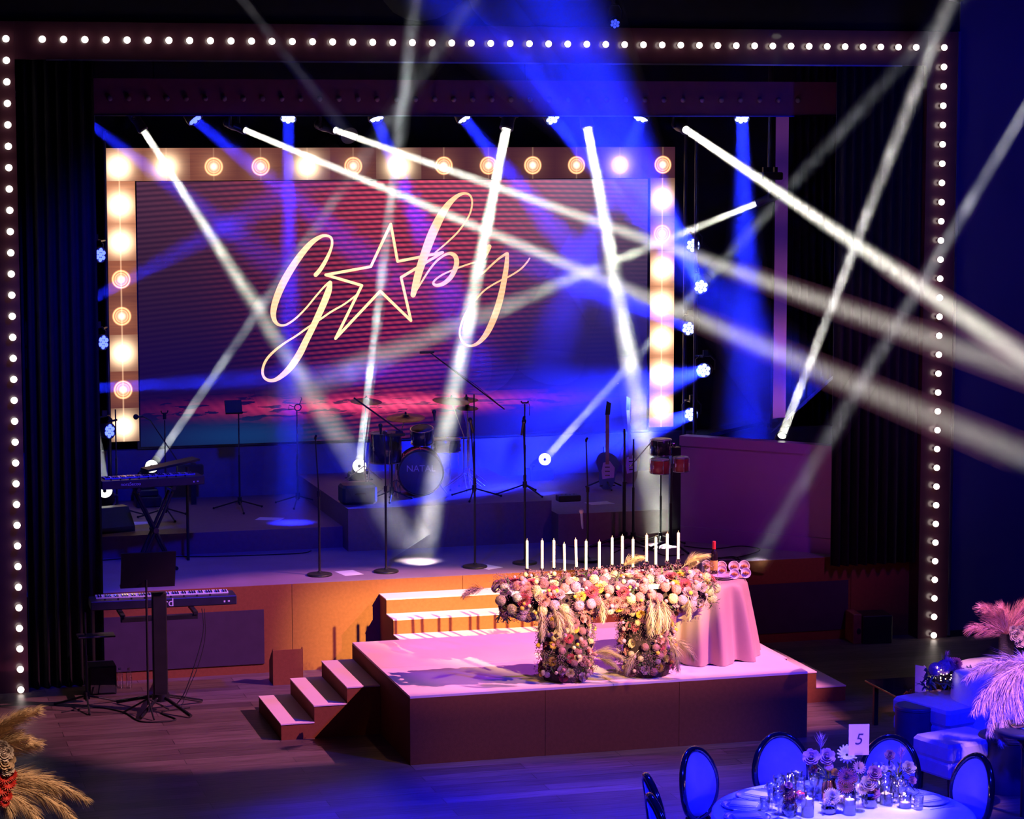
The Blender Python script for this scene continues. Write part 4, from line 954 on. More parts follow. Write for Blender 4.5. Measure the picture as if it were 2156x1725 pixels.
ms = tripod(b.x, b.y, 1.16, 1.2, 'black music stand with a small tilted desk left of the drum kit', a0=.5, name='music_stand', cat='music stand', group='music stands')
dk = MB(); dk.M = Matrix.Translation((-.06, 0, 1.22)) @ Matrix.Rotation(-.5, 4, 'X'); dk.box(-.10, .10, -.012, .012, -.08, .09, .004); dk.box(-.10, .10, -.05, -.012, -.085, -.075); dk.build('desk', M_black, ms)
b = at(627, 1065, z=1.16)
ts = tripod(b.x, b.y, 1.16, at(620, 865, y=b.y).z-1.16, 'black tripod stand with an open clamp on top behind the slanting beam', a0=.2, group='tripod stands')
h_ = at(620, 858, y=b.y).z-1.16; c = MB(); c.torus((.01, -.01, h_), .04, .008, (0, 1, .2), 14, 5); c.tube([(-.02, 0, h_), (-.09, 0, h_+.03), (-.10, 0, h_-.02), (-.02, 0, h_-.02)], .006, 5); c.tube([(.03, 0, h_+.03), (.06, 0, h_+.10), (.05, 0, h_+.12)], .006, 5); c.build('clamp', M_black, ts)
b = at(1125, 1052, z=1.40)
ts = tripod(b.x, b.y+.4, 1.40, at(1125, 850, y=b.y+.4).z-1.40, 'black tripod stand with a forked rest right of the drum kit', a0=.9)
h_ = at(1125, 846, y=b.y+.4).z-1.40; MB().tube([(-.045, 0, h_+.01), (-.03, 0, h_-.01), (.03, 0, h_-.01), (.045, 0, h_+.01)], .010, 6).build('forked_rest', M_black, ts); MB().tube([(.045, 0, h_), (.06, 0, h_-.05), (.055, 0, h_-.16)], .003, 5).build('strap', M_rubber, ts)
b = at(1008, 1055, z=1.40)
bs_ = tripod(b.x, b.y+.2, 1.40, at(1008, 830, y=b.y+.2).z-1.40, 'tall black boom microphone stand reaching over the drum kit', a0=.1, name='boom_microphone_stand', cat='microphone stand', group='boom stands')
a = at(905, 742, y=b.y+.3)-bs_.location; e = at(1062, 862, y=b.y+.15)-bs_.location; MB().cyl(a, e, .008).build('boom', M_black, bs_); MB().cyl(a+Vector((-.12, 0, 0)), a+Vector((.05, 0, 0)), .014).build('pencil_microphone', M_black, bs_); MB().tube([a, a*.5+e*.5+Vector((.1, 0, -.05)), e], .0025, 4).build('cable', M_rubber, bs_)

# drum kit
M_shell = mat('dark_lacquer_shell', (.03, .025, .04), .2, coat=.6, var=.2); M_skin = mat('drum_skin', (.10, .10, .13), .5, var=.1); M_bronze = mat('dark_bronze', (.22, .14, .08), .3, .9, var=.15, vs=30)
M_palehead = mat('pale_drum_head', (.80, .78, .80), .4, var=.04); M_redshell = mat('red_wood_shell', (.38, .07, .07), .3, coat=.5, var=.3, vs=6)
def drum(name, label, c, r, h, d=(0, 0, 1), shell=None, skin=None, legs=0, lug=6, group='drums of the drum kit', hoop=None):
    """c: centre of the struck head; the shell goes h against d"""
    d = Vector(d).normalized(); t = thing(name, label, 'drum', c, 0, group)
    MB().lathe([(r*.97, -h), (r, -h+.004), (r, -.004), (r*.97, 0)], 26, (0, 0, 0), d).build('shell', shell or M_shell, t)
    MB().lathe([(.0001, .003), (r*.95, .002), (r*.96, -.002)][::-1], 26, (0, 0, 0), d).build('drum_head', skin or M_skin, t)
    for o_, nm in ((0, 'hoop'), (-h, 'hoop')): MB().torus(d*o_, r*1.02, .007, d, 26, 5).build(nm, hoop or M_chrome, t)
    x, y, _ = basis(d); g = MB()
    for k in range(lug):
        a = 2*PI*k/lug; o_ = (x*math.cos(a)+y*math.sin(a))*(r+.012); g.cyl(o_, o_-d*h, .003, n=5); g.cyl(o_-d*(h*.5-.02)-o_.normalized()*.008, o_-d*(h*.5+.02)-o_.normalized()*.008, .009, n=6)
    g.build('tension_rods', M_chrome, t)
    for k in range(legs):
        a = 2*PI*k/legs+.5; o_ = Vector((math.cos(a), math.sin(a), 0))*(r+.02); gr = c[2]-legs_floor[0]
        l = MB().cyl(o_+Z*(-h*.4), o_*1.08+Z*(-gr+.012), .006).build('leg', M_chrome, t); MB().ball(o_*1.08+Z*(-gr+.013), .013, 8, 6).build('rubber_foot', M_rubber, l)
    return t
legs_floor = [1.40]
yk = 6.75
kc = at(886, 985, y=yk-.05)
kk = drum('kick_drum', 'large dark kick drum facing the hall in the middle of the drum kit', (kc.x, yk-.05, 1.40+.27), .26, .40, (-.2, -1, 0), hoop=M_shell, lug=8)
tm = text_mesh('NATAL', .105, .001); ln_ = link_mesh('lettering', tm, mat('silver_lettering', (.5, .5, .6), .4, .3, var=.02), kk, Vector((-.2, -1, 0)).normalized()*.008+Z*.05, (PI/2, 0, -.197))
for sgn in (-1, 1): MB().tube([(sgn*.2, .1, -.1), (sgn*.32, .0, -.262)], .008, 6).build('spur', M_chrome, kk)
fc = at(812, 912, y=yk+.1); drum('floor_tom', 'tall dark floor tom at the left of the drum kit', fc, .18, .34, legs=3)
c = at(888, 903, y=yk+.1); drum('rack_tom', 'shallow dark tom mounted above the kick drum', (c.x, c.y, c.z), .13, .17, (-.1, -.25, 1))
c = at(940, 925, y=yk+.45); t = drum('snare_drum', 'snare drum at the right of the drum kit partly behind the bright beam', c, .165, .14, legs=3)
def cymbal(px, py, y, r, label, tilt, z0=1.40, lean=0):
    c = at(px, py, y=y); t = thing('cymbal_stand', label, 'cymbal', (c.x+lean, y, z0), 0, 'cymbals of the drum kit'); h = c.z-z0
    dn = Vector((tilt, -.12, 1)).normalized(); cc = Vector((-lean, 0, h))
    MB().lathe([(r, -.012), (r*.8, .0), (r*.25, .012), (r*.18, .03), (.004, .035), (.004, .031), (r*.17, .026), (r*.25, .009), (r*.8, -.003), (r, -.014)], 30, cc, dn).build('cymbal', M_bronze, t)
    MB().cyl((0, 0, .1), (0, 0, h*.6), .010).build('lower_pole', M_chrome, t); MB().cyl((0, 0, h*.6), cc-dn*.0, .006).build('upper_pole', M_chrome, t); MB().lathe([(.012, .034), (.012, .05), (.006, .06)], 10, cc, dn).build('felt_and_nut', M_rubber, t)
    for k in range(3):
        a = .4+k*2*PI/3; MB().cyl((0, 0, .2), (math.cos(a)*.26, math.sin(a)*.26, .012), .007).build('leg', M_chrome, t)
cymbal(854, 878, yk, .225, 'large dark cymbal tilted over the floor tom', -.03, lean=-.12)
cymbal(771, 844, yk+1.25, .19, 'thin cymbal seen edge on, far left of the drum kit', .02, lean=-.03)
cymbal(950, 843, yk+.3, .22, 'cymbal at the right of the kit with the bright beam passing over it', .06, lean=.15)
cymbal(982, 841, yk+.7, .14, 'small high cymbal furthest right of the drum kit', -.05, lean=.03)
cymbal(984, 858, yk+.35, .13, 'hi hat pair on a tall chrome stand right of the drum kit', 0)
t = tripod(at(825, 1040, y=yk-.3).x, yk-.3, 1.40, .78, 'chrome stand with a small mixer pad beside the floor tom', .25, .2)
MB().box(-.05, .15, -.05, .05, .74, .775, .006).build('pad', M_black, t)
for px, py in ((801, 897), (914, 868)): mic(at(px, py, y=yk-.1), (0, .2, 1), 'small pointed drum microphone '+('over the floor tom' if px < 850 else 'over the middle of the kit'), L=.10)
b = at(757, 1062, z=1.40); 
t = thing('lamp_flight_box', 'dark rounded box on the riser under the lamp left of the drum kit', 'box', (b.x, b.y+.1, 1.40)); MB().box(-.2, .2, -.15, .15, 0, .22, .03).build('box_shell', mat('green_black_shell', (.02, .04, .04), .5, var=.3), t); MB().tube([(-.06, -.155, .12), (-.05, -.17, .13), (.05, -.17, .13), (.06, -.155, .12)], .006, 5).build('handle', M_rubber, t)
b = at(1210, 1058, z=1.40); t = thing('pedal_box', 'small black box of controls lying on the riser right of the drum kit', 'box', (b.x-.05, b.y+.12, 1.401)); MB().box(-.12, .14, -.08, .08, 0, .07, .01).build('box_shell', M_black, t)
for k in range(4): MB().cyl((-.07+k*.05, 0, .07), (-.07+k*.05, 0, .085), .010).build('knob', M_chrome, t)

# guitar
M_gtr = mat('blue_guitar_lacquer', (.10, .16, .30), .2, coat=.6, var=.1)
def guitar(loc, label, rz=-.3, m=None):
    t = thing('electric_guitar', label, 'guitar', loc, rz, 'electric guitars'); out = []
    for i in range(48):
        a = 2*PI*i/48; r = .165+.035*math.cos(2*a)+.022*math.cos(3*a+.5); out.append((r*.92*math.sin(a), .20-r*1.15*math.cos(a)))
    b = MB(); b.M = Matrix.Rotation(-.12, 4, 'X'); b.prism(out, 'y', -.02, .02); b.build('body', m or M_gtr, t)
    n = MB(); n.M = Matrix.Rotation(-.12, 4, 'X'); n.box(-.022, .022, -.032, -.021, .26, .86); n.build('neck', mat('maple_neck', (.45, .28, .14), .4, var=.2), t)
    n = MB(); n.M = Matrix.Rotation(-.12, 4, 'X'); n.prism([(-.03, .86), (.03, .86), (.045, 1.0), (-.01, 1.03)], 'y', -.032, -.016); n.build('headstock', M_black, t)
    n = MB(); n.M = Matrix.Rotation(-.12, 4, 'X'); n.prism([(-.06, .08), (.08, .10), (.09, .22), (.03, .30), (-.05, .28), (-.07, .18)], 'y', -.024, -.0205); n.build('pickguard', M_palehead, t)
    for k in range(3):
        n = MB(); n.M = Matrix.Rotation(-.12, 4, 'X'); n.box(-.03, .03, -.03, -.0245, .12+k*.05, .132+k*.05); n.build('pickup', M_chrome, t)
    return t
b = at(1292, 1036, z=1.28); guitar((b.x, b.y+.25, 1.32), 'dark blue electric guitar leaning on its stand behind the stage right poles')
t = thing('guitar_stand', 'low black tripod holding the dark blue electric guitar', 'stand', (b.x, b.y+.26, 1.28), 0, 'guitar stands')
for k in range(3):
    a = .5+k*2*PI/3; MB().cyl((0, .06, .12), (math.cos(a)*.26, .04+math.sin(a)*.24, .012), .010).build('leg', M_black, t)
MB().cyl((0, .08, .1), (0, .13, .5), .010).build('pole', M_black, t); MB().tube([(-.08, -.06, .05), (-.08, .03, .035), (.08, .03, .035), (.08, -.06, .05)], .008, 5).build('cradle', M_rubber, t)
b = at(1372, 1036, z=1.28); guitar((b.x, b.y+.8, 1.32), 'brown electric guitar half hidden by the bright beam at the stage right', .2, mat('sunburst_lacquer', (.30, .20, .12), .25, coat=.5, var=.4, vs=5))

# percussion group at stage right
legs_floor[0] = SZ
yb_ = 5.0
c = at(1392, 926, y=yb_+.35); drum('timbale', 'shallow black drum with a bright rim, highest of the percussion group', c, .115, .17, (0, -.02, 1), M_shell, M_palehead, group='percussion drums', lug=5)
tripod(c.x, c.y, SZ, c.z-SZ-.17, 'dark stand carrying the highest percussion drum', .3, .1, group='percussion stands')
c1 = at(1390, 968, y=yb_); drum('bongo_drum', 'larger red wood bongo on the left, with a pale head', c1, .105, .15, (.02, -.04, 1), M_redshell, M_palehead, group='percussion drums')
c2 = at(1434, 964, y=yb_); drum('bongo_drum', 'smaller red wood bongo on the right, beside the purple parapet', c2, .085, .15, (-.02, -.04, 1), M_redshell, M_palehead, group='percussion drums')
p = at(1413, 1000, y=yb_); t = tripod(p.x, yb_, SZ, c1.z-SZ-.05, 'chrome tripod stand between the two red bongos', .3, .9, group='percussion stands', r=.014)
MB().box(-.05, .06, -.015, .015, c1.z-SZ-.10, c1.z-SZ-.05).build('bracket', M_chrome, t)
t = thing('tall_speaker', 'slim tall black column speaker behind the bongos', 'speaker', (at(1420, 1100, y=yb_+.4).x, yb_+.4, SZ)); MB().box(-.055, .055, -.06, .06, 0, 1.12, .01).build('cabinet', M_black, t); MB().box(-.045, .045, -.066, -.0605, .1, 1.0).build('grille', mat('speaker_grille', (.02, .02, .025), .7, .2, bump=.5, bs=500, var=.3), t)
t = thing('microphone', 'silver short microphone above the bongos', 'microphone', at(1419, 937, y=yb_+.30), 0, 'microphones on the stage'); MB().lathe([(.02, -.05), (.026, -.02), (.03, .0), (.02, .006), (.0001, .007)], 14, (0, 0, 0), (0, -1, .1)).build('body', M_chrome, t); MB().lathe([(.0001, 0), (.014, 0)], 10, Vector((0, -.009, 0)), (0, -1, .1)).build('grille', M_black, t); MB().cyl((0, .05, 0), (0, .05, -.2), .005).build('holder', M_black, t)
b = at(1333, 1150, z=SZ); t = tripod(b.x, b.y, SZ, at(1333, 925, y=b.y).z-SZ, 'tall chrome tripod stand left of the bongos', .36, .2, group='percussion stands', r=.012)
a = at(1325, 985, y=b.y)-t.location; e = at(1372, 930, y=b.y+.05)-t.location; MB().cyl(a, e, .006).build('boom', M_chrome, t)
b = at(1325, 1152, z=SZ); tripod(b.x-.03, b.y+.1, SZ, at(1325, 905, y=b.y).z-SZ, 'black tripod stand directly behind the chrome one left of the bongos', .4, 1.1, group='percussion stands', r=.016)

# cables and set lists
def cable(label, pts, r=.006, group='stage cables'):
    q = catmull([tuple(p) for p in pts], 8); o = Vector(q[0]); mb = MB(); mb.tube([Vector(p)-o for p in q], r, 5); c = mb.build('cable', M_rubber); c.location = o; return tag(c, label, 'cable', group)
def fl(px, py, z, dz=.007): v = at(px, py, z=z+dz); return (v.x, v.y, z+dz)
cable('black cable lying along the left of the stage floor', [fl(215, 1180, SZ), fl(330, 1172, SZ), fl(440, 1172, SZ), fl(620, 1166, SZ), fl(655, 1160, SZ)])
cable('black cable curling on the stage right of the wine bottle', [fl(1440, 1150, SZ), fl(1500, 1156, SZ), fl(1560, 1150, SZ), fl(1600, 1158, SZ), fl(1560, 1172, SZ), fl(1520, 1175, SZ), fl(1480, 1170, SZ)])
cable('coiled black cable on the stage just behind the wine bottle', [fl(1500, 1178, SZ), fl(1540, 1172, SZ), fl(1555, 1177, SZ), fl(1530, 1182, SZ), fl(1508, 1178, SZ), fl(1535, 1174, SZ), fl(1560, 1180, SZ)])
cable('black cable looping behind the right half of the candles', [fl(1290, 1165, SZ), fl(1330, 1150, SZ), fl(1370, 1158, SZ), fl(1400, 1170, SZ), fl(1440, 1168, SZ)])
cable('black cable hanging in a loop in front of the right stage riser', [fl(1172, 1146, SZ, .4), fl(1180, 1150, SZ, .02), fl(1210, 1152, SZ), fl(1280, 1150, SZ), fl(1320, 1155, SZ)])
for i, (px, py, z, lab) in enumerate([(735, 1207, SZ, 'on the stage edge between the two leftmost round base stands'), (1024, 1194, SZ, 'beside the stand above the middle of the orange steps'), (1192, 1183, SZ, 'on the stage behind the middle candles'), (568, 1093, 1.16, 'on the left riser between two tripod stands'), (300, 1102, 1.16, 'on the left riser behind the crossed keyboard stand'), (1262, 1060, 1.28, 'on the right riser in front of the guitar')]):
    v = at(px, py, z=z); t = thing('paper_sheet', 'white paper sheet lying '+lab, 'paper', (v.x, v.y, z+.001), .2+.3*i, 'paper sheets on the stage'); MB().box(-.105, .105, -.148, .148, 0, .001).build('sheet', M_paper, t)

# upper keyboard on crossed stand (stage left)
M_keyw = mat('white_keys', (.8, .8, .82), .3, var=.02); M_kb = mat('keyboard_shell', (.02, .02, .035), .4, var=.2)
def keyboard(name, label, loc, rz, L, D=.30, H=.09, text=None, rx=0, tz=0):
    t = thing(name, label, 'keyboard', loc, rz, 'stage keyboards')
    MB().box(-L/2, L/2, -D/2, D/2, 0, H, .008).build('body', M_kb, t)
    n = int((L-.12)/.0235); k0 = -n*.0235/2
    k = MB()
    for i in range(n): k.box(k0+i*.0235, k0+i*.0235+.0222, D/2-.155, D/2-.005, H, H+.014)
    k.build('white_keys', M_keyw, t); k = MB()
    for i in range(n-1):
        if i % 7 in (0, 1, 3, 4, 5): k.box(k0+(i+1)*.0235-.006, k0+(i+1)*.0235+.006, D/2-.155, D/2-.06, H+.0141, H+.024)
    k.build('black_keys', M_blackgloss, t); k = MB()
    for i in range(9): k.cyl((-L*.4+i*L*.09, -D/2+.06, H), (-L*.4+i*L*.09, -D/2+.06, H+.015), .009, n=8)
    k.build('knobs', M_darkmetal, t)
    s = MB(); s.box(L/2-.09, L/2-.07, -D/2-.002, -D/2-.0002, H*.35, H*.5); s.box(L/2-.13, L/2-.115, -D/2-.002, -D/2-.0002, H*.3, H*.5); s.build('sockets', M_paper, t)
    if text:
        me = text_mesh(text[0], text[1], .0008); link_mesh('lettering', me, mat('pale_lettering', (.75, .75, .85), .5, var=.02), t, (text[2], -D/2-.001, H*.52), (PI/2, 0, 0))
    return t
k1 = at(318, 1012, y=5.4)
keyboard('stage_keyboard', 'upper keyboard with white keys showing at its left, on a crossed stand', (k1.x, 5.45, k1.z-.06), .12, 1.12, text=('noraSecoo', .05, -.25))
t = thing('keyboard_stand', 'black double crossed stand under the upper keyboard', 'keyboard stand', (k1.x+.03, 5.45, SZ), .12, 'keyboard stands')
hk = k1.z-.06-SZ
for yy in (-.07, .07):
    for s in (-1, 1): MB().tube([(s*.19, yy, .02), (-s*.19, yy, hk*.92)], .018, 6).build('crossed_leg', M_black, t)
for s in (-1, 1):
    MB().cyl((s*.19, -.2, .02), (s*.19, .2, .02), .02).build('foot', M_rubber, t); MB().cyl((s*.19, -.14, hk-.025), (s*.19, .14, hk-.025), .022).build('top_support', M_black, t)
MB().cyl((0, -.1, hk*.47), (0, .1, hk*.47), .03).build('pivot', M_darkmetal, t)
a = at(305, 990, y=5.75); e = at(414, 966, y=5.9)
t = thing('tilted_shelf', 'thin dark shelf slanting above the right end of the upper keyboard', 'shelf', a, math.atan2(e.y-a.y, e.x-a.x)); L_ = (e-a).length
mb = MB(); mb.M = Matrix.Rotation(-math.asin((e.z-a.z)/L_), 4, 'Y'); mb.box(0, L_, -.1, .12, -.012, .012, .004); mb.build('shelf_plate', M_black, t)
MB().cyl((L_*.8, 0, 0), (L_*.8, 0, -a.z+SZ), .016).build('post', M_black, t)
b_ = at(330, 1100, z=1.16)
b = at(247, 1090, z=1.16); t = tripod(b.x, b.y, 1.16, at(247, 862, y=b.y).z-1.16, 'black stand with a side clip in front of the left bulb strip', .33, .1); hh_ = at(250, 884, y=b.y).z-1.16; MB().cyl((.02, 0, hh_), (-.09, 0, hh_-.02), .012).build('side_clip', M_rubber, t)
b = at(350, 1092, z=1.16); t = tripod(b.x, b.y, 1.16, at(350, 885, y=b.y).z-1.16, 'black boom stand with a microphone pointing left at the screen corner', .33, .7, name='boom_microphone_stand', cat='microphone stand', group='boom stands')
a = at(300, 877, y=b.y)-t.location; m_ = at(316, 885, y=b.y)-t.location; e = at(372, 968, y=b.y)-t.location
MB().tube([a, m_, e], .008, 6).build('boom', M_black, t); MB().ball(at(286, 878, y=b.y)-t.location, .032, 10, 8).build('microphone_head', M_rubber, t); MB().cyl(at(289, 878, y=b.y)-t.location, a, .014).build('microphone_body', M_black, t)
hh_ = at(350, 870, y=b.y).z-1.16; MB().tube([(-.04, 0, hh_+.03), (-.03, 0, hh_), (.03, 0, hh_), (.04, 0, hh_+.03)], .008, 5).build('forked_rest', M_black, t); MB().cyl((0, 0, hh_-.07), (0, 0, hh_), .02).build('collar', M_rubber, t)
b = at(395, 1050, z=1.16); t = thing('folded_stand', 'dark flat case standing right of the upper keyboard', 'case', (b.x, b.y-.5, 1.16)); MB().box(-.03, .03, -.03, .03, 0, .5).build('post', M_black, t); MB().box(-.2, .12, -.05, .05, .36, .48, .01).build('case', M_black, t)
b = at(232, 1120, z=1.16); t = thing('floor_monitor', 'black wedge monitor on the left riser beside the curtain', 'speaker', (b.x, b.y+.05, 1.16), .3, 'floor monitors'); MB().prism([(-.15, 0), (.17, 0), (.17, .26), (.02, .26), (-.15, .06)], 'x', -.24, .24).build('cabinet', M_black, t)

# lower keyboard on its column stand in front of the stage
yk2 = 2.95; kx = at(347, 1262, y=yk2)
keyboard('stage_keyboard', 'lower keyboard seen from behind with pale lettering, in front of the stage', (kx.x, yk2+.15, at(347, 1280, y=yk2).z), -.03, 1.42, text=('nord', .115, at(343, 1267, y=yk2).x-kx.x+.0))
zk = at(347, 1280, y=yk2).z
t = thing('keyboard_stand', 'thick black column stand with splayed feet under the lower keyboard', 'keyboard stand', (at(337, 1400, y=2.72).x, 2.72, 0), 0, 'keyboard stands')
MB().box(-.07, .07, -.04, .04, .12, zk+.20, .01).build('column', M_black, t)
hb_ = MB(); hb_.cyl((0, 0, .10), (0, 0, .17), .085); hb_.build('hub', M_darkmetal, t)
for px, py in ((247, 1478), (425, 1476), (296, 1512), (402, 1508), (335, 1430)):
    v = at(px, py, z=.02)-t.location; d_ = Vector((v.x, v.y, 0)).normalized(); MB().cyl(d_*.06+Z*.14, Vector((v.x, v.y, .02)), .018, n=8).build('leg', M_blackgloss, t)
for s in (-.35, .35): MB().box(s-.02, s+.02, -.04, .36, zk-.032, zk-.002).build('support_arm', M_black, t)
MB().box(-.37, .37, -.03, .03, zk-.075, zk-.033).build('cross_arm', M_black, t)
c = at(312, 1200, y=2.55); t = thing('music_stand', 'large black music desk on a thin pole in front of the lower keyboard', 'music stand', (c.x-.02, 2.55, 0), 0, 'music stands')
mb = MB(); mb.M = Matrix.Translation((.02, 0, c.z)) @ Matrix.Rotation(.35, 4, 'X'); mb.box(-.26, .26, -.008, .008, -.19, .19); mb.box(-.26, .26, .009, .06, -.195, -.185); mb.build('desk', mat('matt_black_sheet', (.008, .007, .014), .7, var=.2), t)
MB().cyl((0, .01, .1), (0, .01, c.z-.1), .011).build('pole', M_black, t)
for k in range(3):
    a = .6+k*2*PI/3; MB().cyl((0, .01, .16), (math.cos(a)*.26, .01+math.sin(a)*.26, .012), .009).build('leg', M_black, t)
b = at(183, 1490, z=0); t = tripod(b.x, b.y, 0, at(183, 1290, y=b.y).z, 'thin black stand with a small tray, leftmost in front of the stage', .34, .5, r=.012)
hh_ = at(200, 1340, y=b.y).z; MB().box(-.08, .28, -.1, .1, hh_, hh_+.015, .004).build('tray', M_black, t)
b = at(217, 1464, z=0); t = thing('floor_speaker', 'black box speaker on the floor left of the two water bottles', 'speaker', (b.x, b.y+.15, 0), 0); MB().box(-.14, .14, -.14, .14, 0, .29, .01).build('cabinet', mat('matt_box', (.008, .008, .012), .8, var=.3), t); MB().box(-.12, .12, -.148, -.1405, .02, .27).build('grille', mat('speaker_grille', (.02, .02, .025), .7, .2, bump=.5, bs=500, var=.3), t)
for i, px in enumerate((253, 272)):
    b = at(px, 1449, z=0); t = thing('water_bottle', 'clear plastic water bottle, %s of the two on the floor by the black box' % ('left' if i == 0 else 'right'), 'bottle', b, 0, 'water bottles on the floor')
    MB().lathe([(.028, 0), (.031, .01), (.031, .06), (.029, .07), (.031, .08), (.031, .13), (.028, .15), (.013, .175), (.012, .19)], 14).build('bottle_body', M_glass, t); MB().cyl((0, 0, .188), (0, 0, .205), .014).build('cap', M_white, t)
cable('thin black cables hanging down from the right of the lower keyboard', [at(425, 1282, y=2.95), at(428, 1330, y=2.9), at(410, 1400, y=2.85), at(388, 1460, y=2.8), fl(370, 1485, 0)], .005)
cable('black cable beside the first one under the lower keyboard', [at(430, 1282, y=2.97), at(432, 1340, y=2.93), at(418, 1400, y=2.9), at(395, 1455, y=2.85), fl(382, 1490, 0)], .004)
cable('black cables winding over the floor around the stand feet', [fl(130, 1500, 0), fl(200, 1490, 0), fl(260, 1500, 0), fl(300, 1520, 0), fl(370, 1516, 0), fl(340, 1500, 0), fl(400, 1490, 0)], .008)
b = at(607, 1442, z=0)
t = thing('step_box', 'small open brown plywood box on the floor left of the three step stair', 'box', (b.x, b.y, 0)); w_ = .155; hB = .36
MB().box(-w_, w_, 0, .012, 0, hB).build('front_board', M_fascia, t)
MB().prism([(.0125, 0), (.22, 0), (.22, hB*.6), (.0125, hB+.02)], 'x', -w_, -w_+.012).build('side_board', M_fascia, t); MB().prism([(.0125, 0), (.22, 0), (.22, hB*.6), (.0125, hB+.02)], 'x', w_-.012, w_).build('side_board', M_fascia, t); MB().box(-w_+.0125, w_-.0125, .0125, .2, 0, .015).build('bottom_board', M_fascia, t)
b = at(1816, 1357, z=0)
t = thing('floor_speaker', 'dark speaker box with a reddish side and oval hole at the right portal', 'speaker', (b.x, b.y, 0), -.1)
MB().box(.0, .34, 0, .34, 0, .31, .008).build('cabinet', M_black, t)
sd = MB(); sd.box(-.10, -.004, .02, .32, 0, .33, .008); sd.build('side_board', mat('reddish_board', (.30, .10, .06), .5, var=.3, vs=6), t); MB().lathe([(.0001, 0), (.032, 0), (.04, -.004)], 16, (-.055, .018, .14), (0, -1, 0)).build('oval_hole', M_black, t).scale = (.7, 1, 1)
# ---------------------------------------------------------------- banquet table in front
TC = Vector((1.97, -5.03, 0)); TR = .93; TH = .76
M_linen = mat('white_linen', (.80, .80, .84), .8, var=.05, vs=6, bump=.15, bs=250)
t = thing('banquet_table', 'round banquet table under the cloth at the lower right corner', 'table', TC)
MB().lathe([(TR-.04, TH-.04), (TR-.03, TH-.008)], 48).build('tabletop', M_white, t)
for k in range(4): a = PI/4+k*PI/2; MB().cyl((.5*math.cos(a), .5*math.sin(a), 0), (.5*math.cos(a), .5*math.sin(a), TH-.04), .02).build('leg', M_darkmetal, t)
N = 180; mb = MB(); vs = [(0, 0, TH)]
for r in (.3, .6, TR-.02, TR): vs += [(r*math.cos(2*PI*i/N), r*math.sin(2*PI*i/N), TH-(.006 if r == TR else 0)) for i in range(N)]
for j in range(1, 9):
    t_ = j/8
    for i in range(N):
        a = 2*PI*i/N; f = .7*math.sin(17*a+.8*math.sin(3*a))+.3*math.sin(31*a); r = TR+.005+t_*(.02+f*.035); vs.append((r*math.cos(a), r*math.sin(a), TH*(1-t_)+.006))
fs = [(0, 1+i, 1+(i+1) % N) for i in range(N)]+[(1+k*N+i, 1+(k+1)*N+i, 1+(k+1)*N+(i+1) % N, 1+k*N+(i+1) % N) for k in range(11) for i in range(N)]
mb.add(vs, fs, True); o = mb.build('tablecloth', M_linen); o.location = TC; tag(o, 'white linen cloth over the round banquet table with place settings', 'tablecloth')

M_frame = mat('black_lacquer', (.008, .008, .012), .12, coat=1, var=.2); M_uph = mat('pale_upholstery', (.40, .40, .55), .8, var=.05, vs=20, sheen=.4)
def chair_build(label, loc, rz):
    """oval back chair; the back stands at -y, the sitter looks to +y"""
    t = thing('dining_chair', label, 'chair', loc, rz, 'oval back chairs around the banquet table')
    MB().box(-.22, .22, -.20, .24, .42, .49, .03).build('seat', M_uph, t); MB().box(-.235, .235, -.215, .255, .375, .42, .012).build('seat_frame', M_frame, t)
    bm = MB(); bc = Vector((0, -.25, .76)); n = 40; pts = []
    for i in range(n):
        a = 2*PI*i/n; x = .215*math.sin(a); z = -.255*math.cos(a); x *= 1-.10*math.cos(a)*-1*.5; pts.append((x, -.25-.12*z-.03*(x/.2)**2*-1, .765+z))
    bm.tube(pts, .026, 8, True); bm.build('back_frame', M_frame, t)
    b2 = MB(); vs = [(0, -.262, .765), (0, -.225, .765)]
    for (x, y, z) in pts: vs.append((x*.93, y-.016, .765+(z-.765)*.93))
    for (x, y, z) in pts: vs.append((x*.93, y+.016, .765+(z-.765)*.93))
    b2.add(vs, [(0, 2+(i+1) % n, 2+i) for i in range(n)]+[(1, 2+n+i, 2+n+(i+1) % n) for i in range(n)]+[(2+i, 2+(i+1) % n, 2+n+(i+1) % n, 2+n+i) for i in range(n)], True)
    b2.build('backrest', M_uph, t)
    for s in (-1, 1):
        MB().tube([(s*.10, -.245, .53), (s*.15, -.225, .46), (s*.19, -.21, .40)], .022, 8).build('back_support', M_frame, t)
        MB().cyl((s*.20, -.19, .375), (s*.22, -.27, 0), .022, .013, 10).build('leg', M_frame, t); MB().cyl((s*.20, .22, .375), (s*.20, .23, 0), .024, .013, 10).build('leg', M_frame, t)
    return t
ch = []
for i, (px, py, zz, lab) in enumerate([(1640, 1545, 1.03, 'oval back chair with blue lit pad, second from the left behind the banquet table'), (1458, 1576, 1.03, 'oval back chair left of the banquet table, its pad fully visible'), (1362, 1632, 1.03, 'oval back chair at the far left of the banquet table, cut by the lower edge'), (1880, 1550, 1.03, 'oval back chair behind the number card and flowers'), (2062, 1590, 1.03, 'oval back chair right of the banquet table, beside the blue sofa')]):
    p = at(px, py, z=zz); v = TC-Vector((p.x, p.y, 0)); a = math.atan2(v.y, v.x)-PI/2
    if i == 2: a += .2
    if i == 0: c0 = chair_build(lab, (0, 0, 0), 0); c = c0
    else: c = dup(c0, label=lab)
    f = Vector((-math.sin(a), math.cos(a), 0)); base = Vector((p.x, p.y, 0))+f*.28
    c.location = base; c.rotation_euler = (0, 0, a)
p = at(1425, 1718, z=.78); v = TC-Vector((p.x, p.y, 0)); a = math.atan2(v.y, v.x)-PI/2
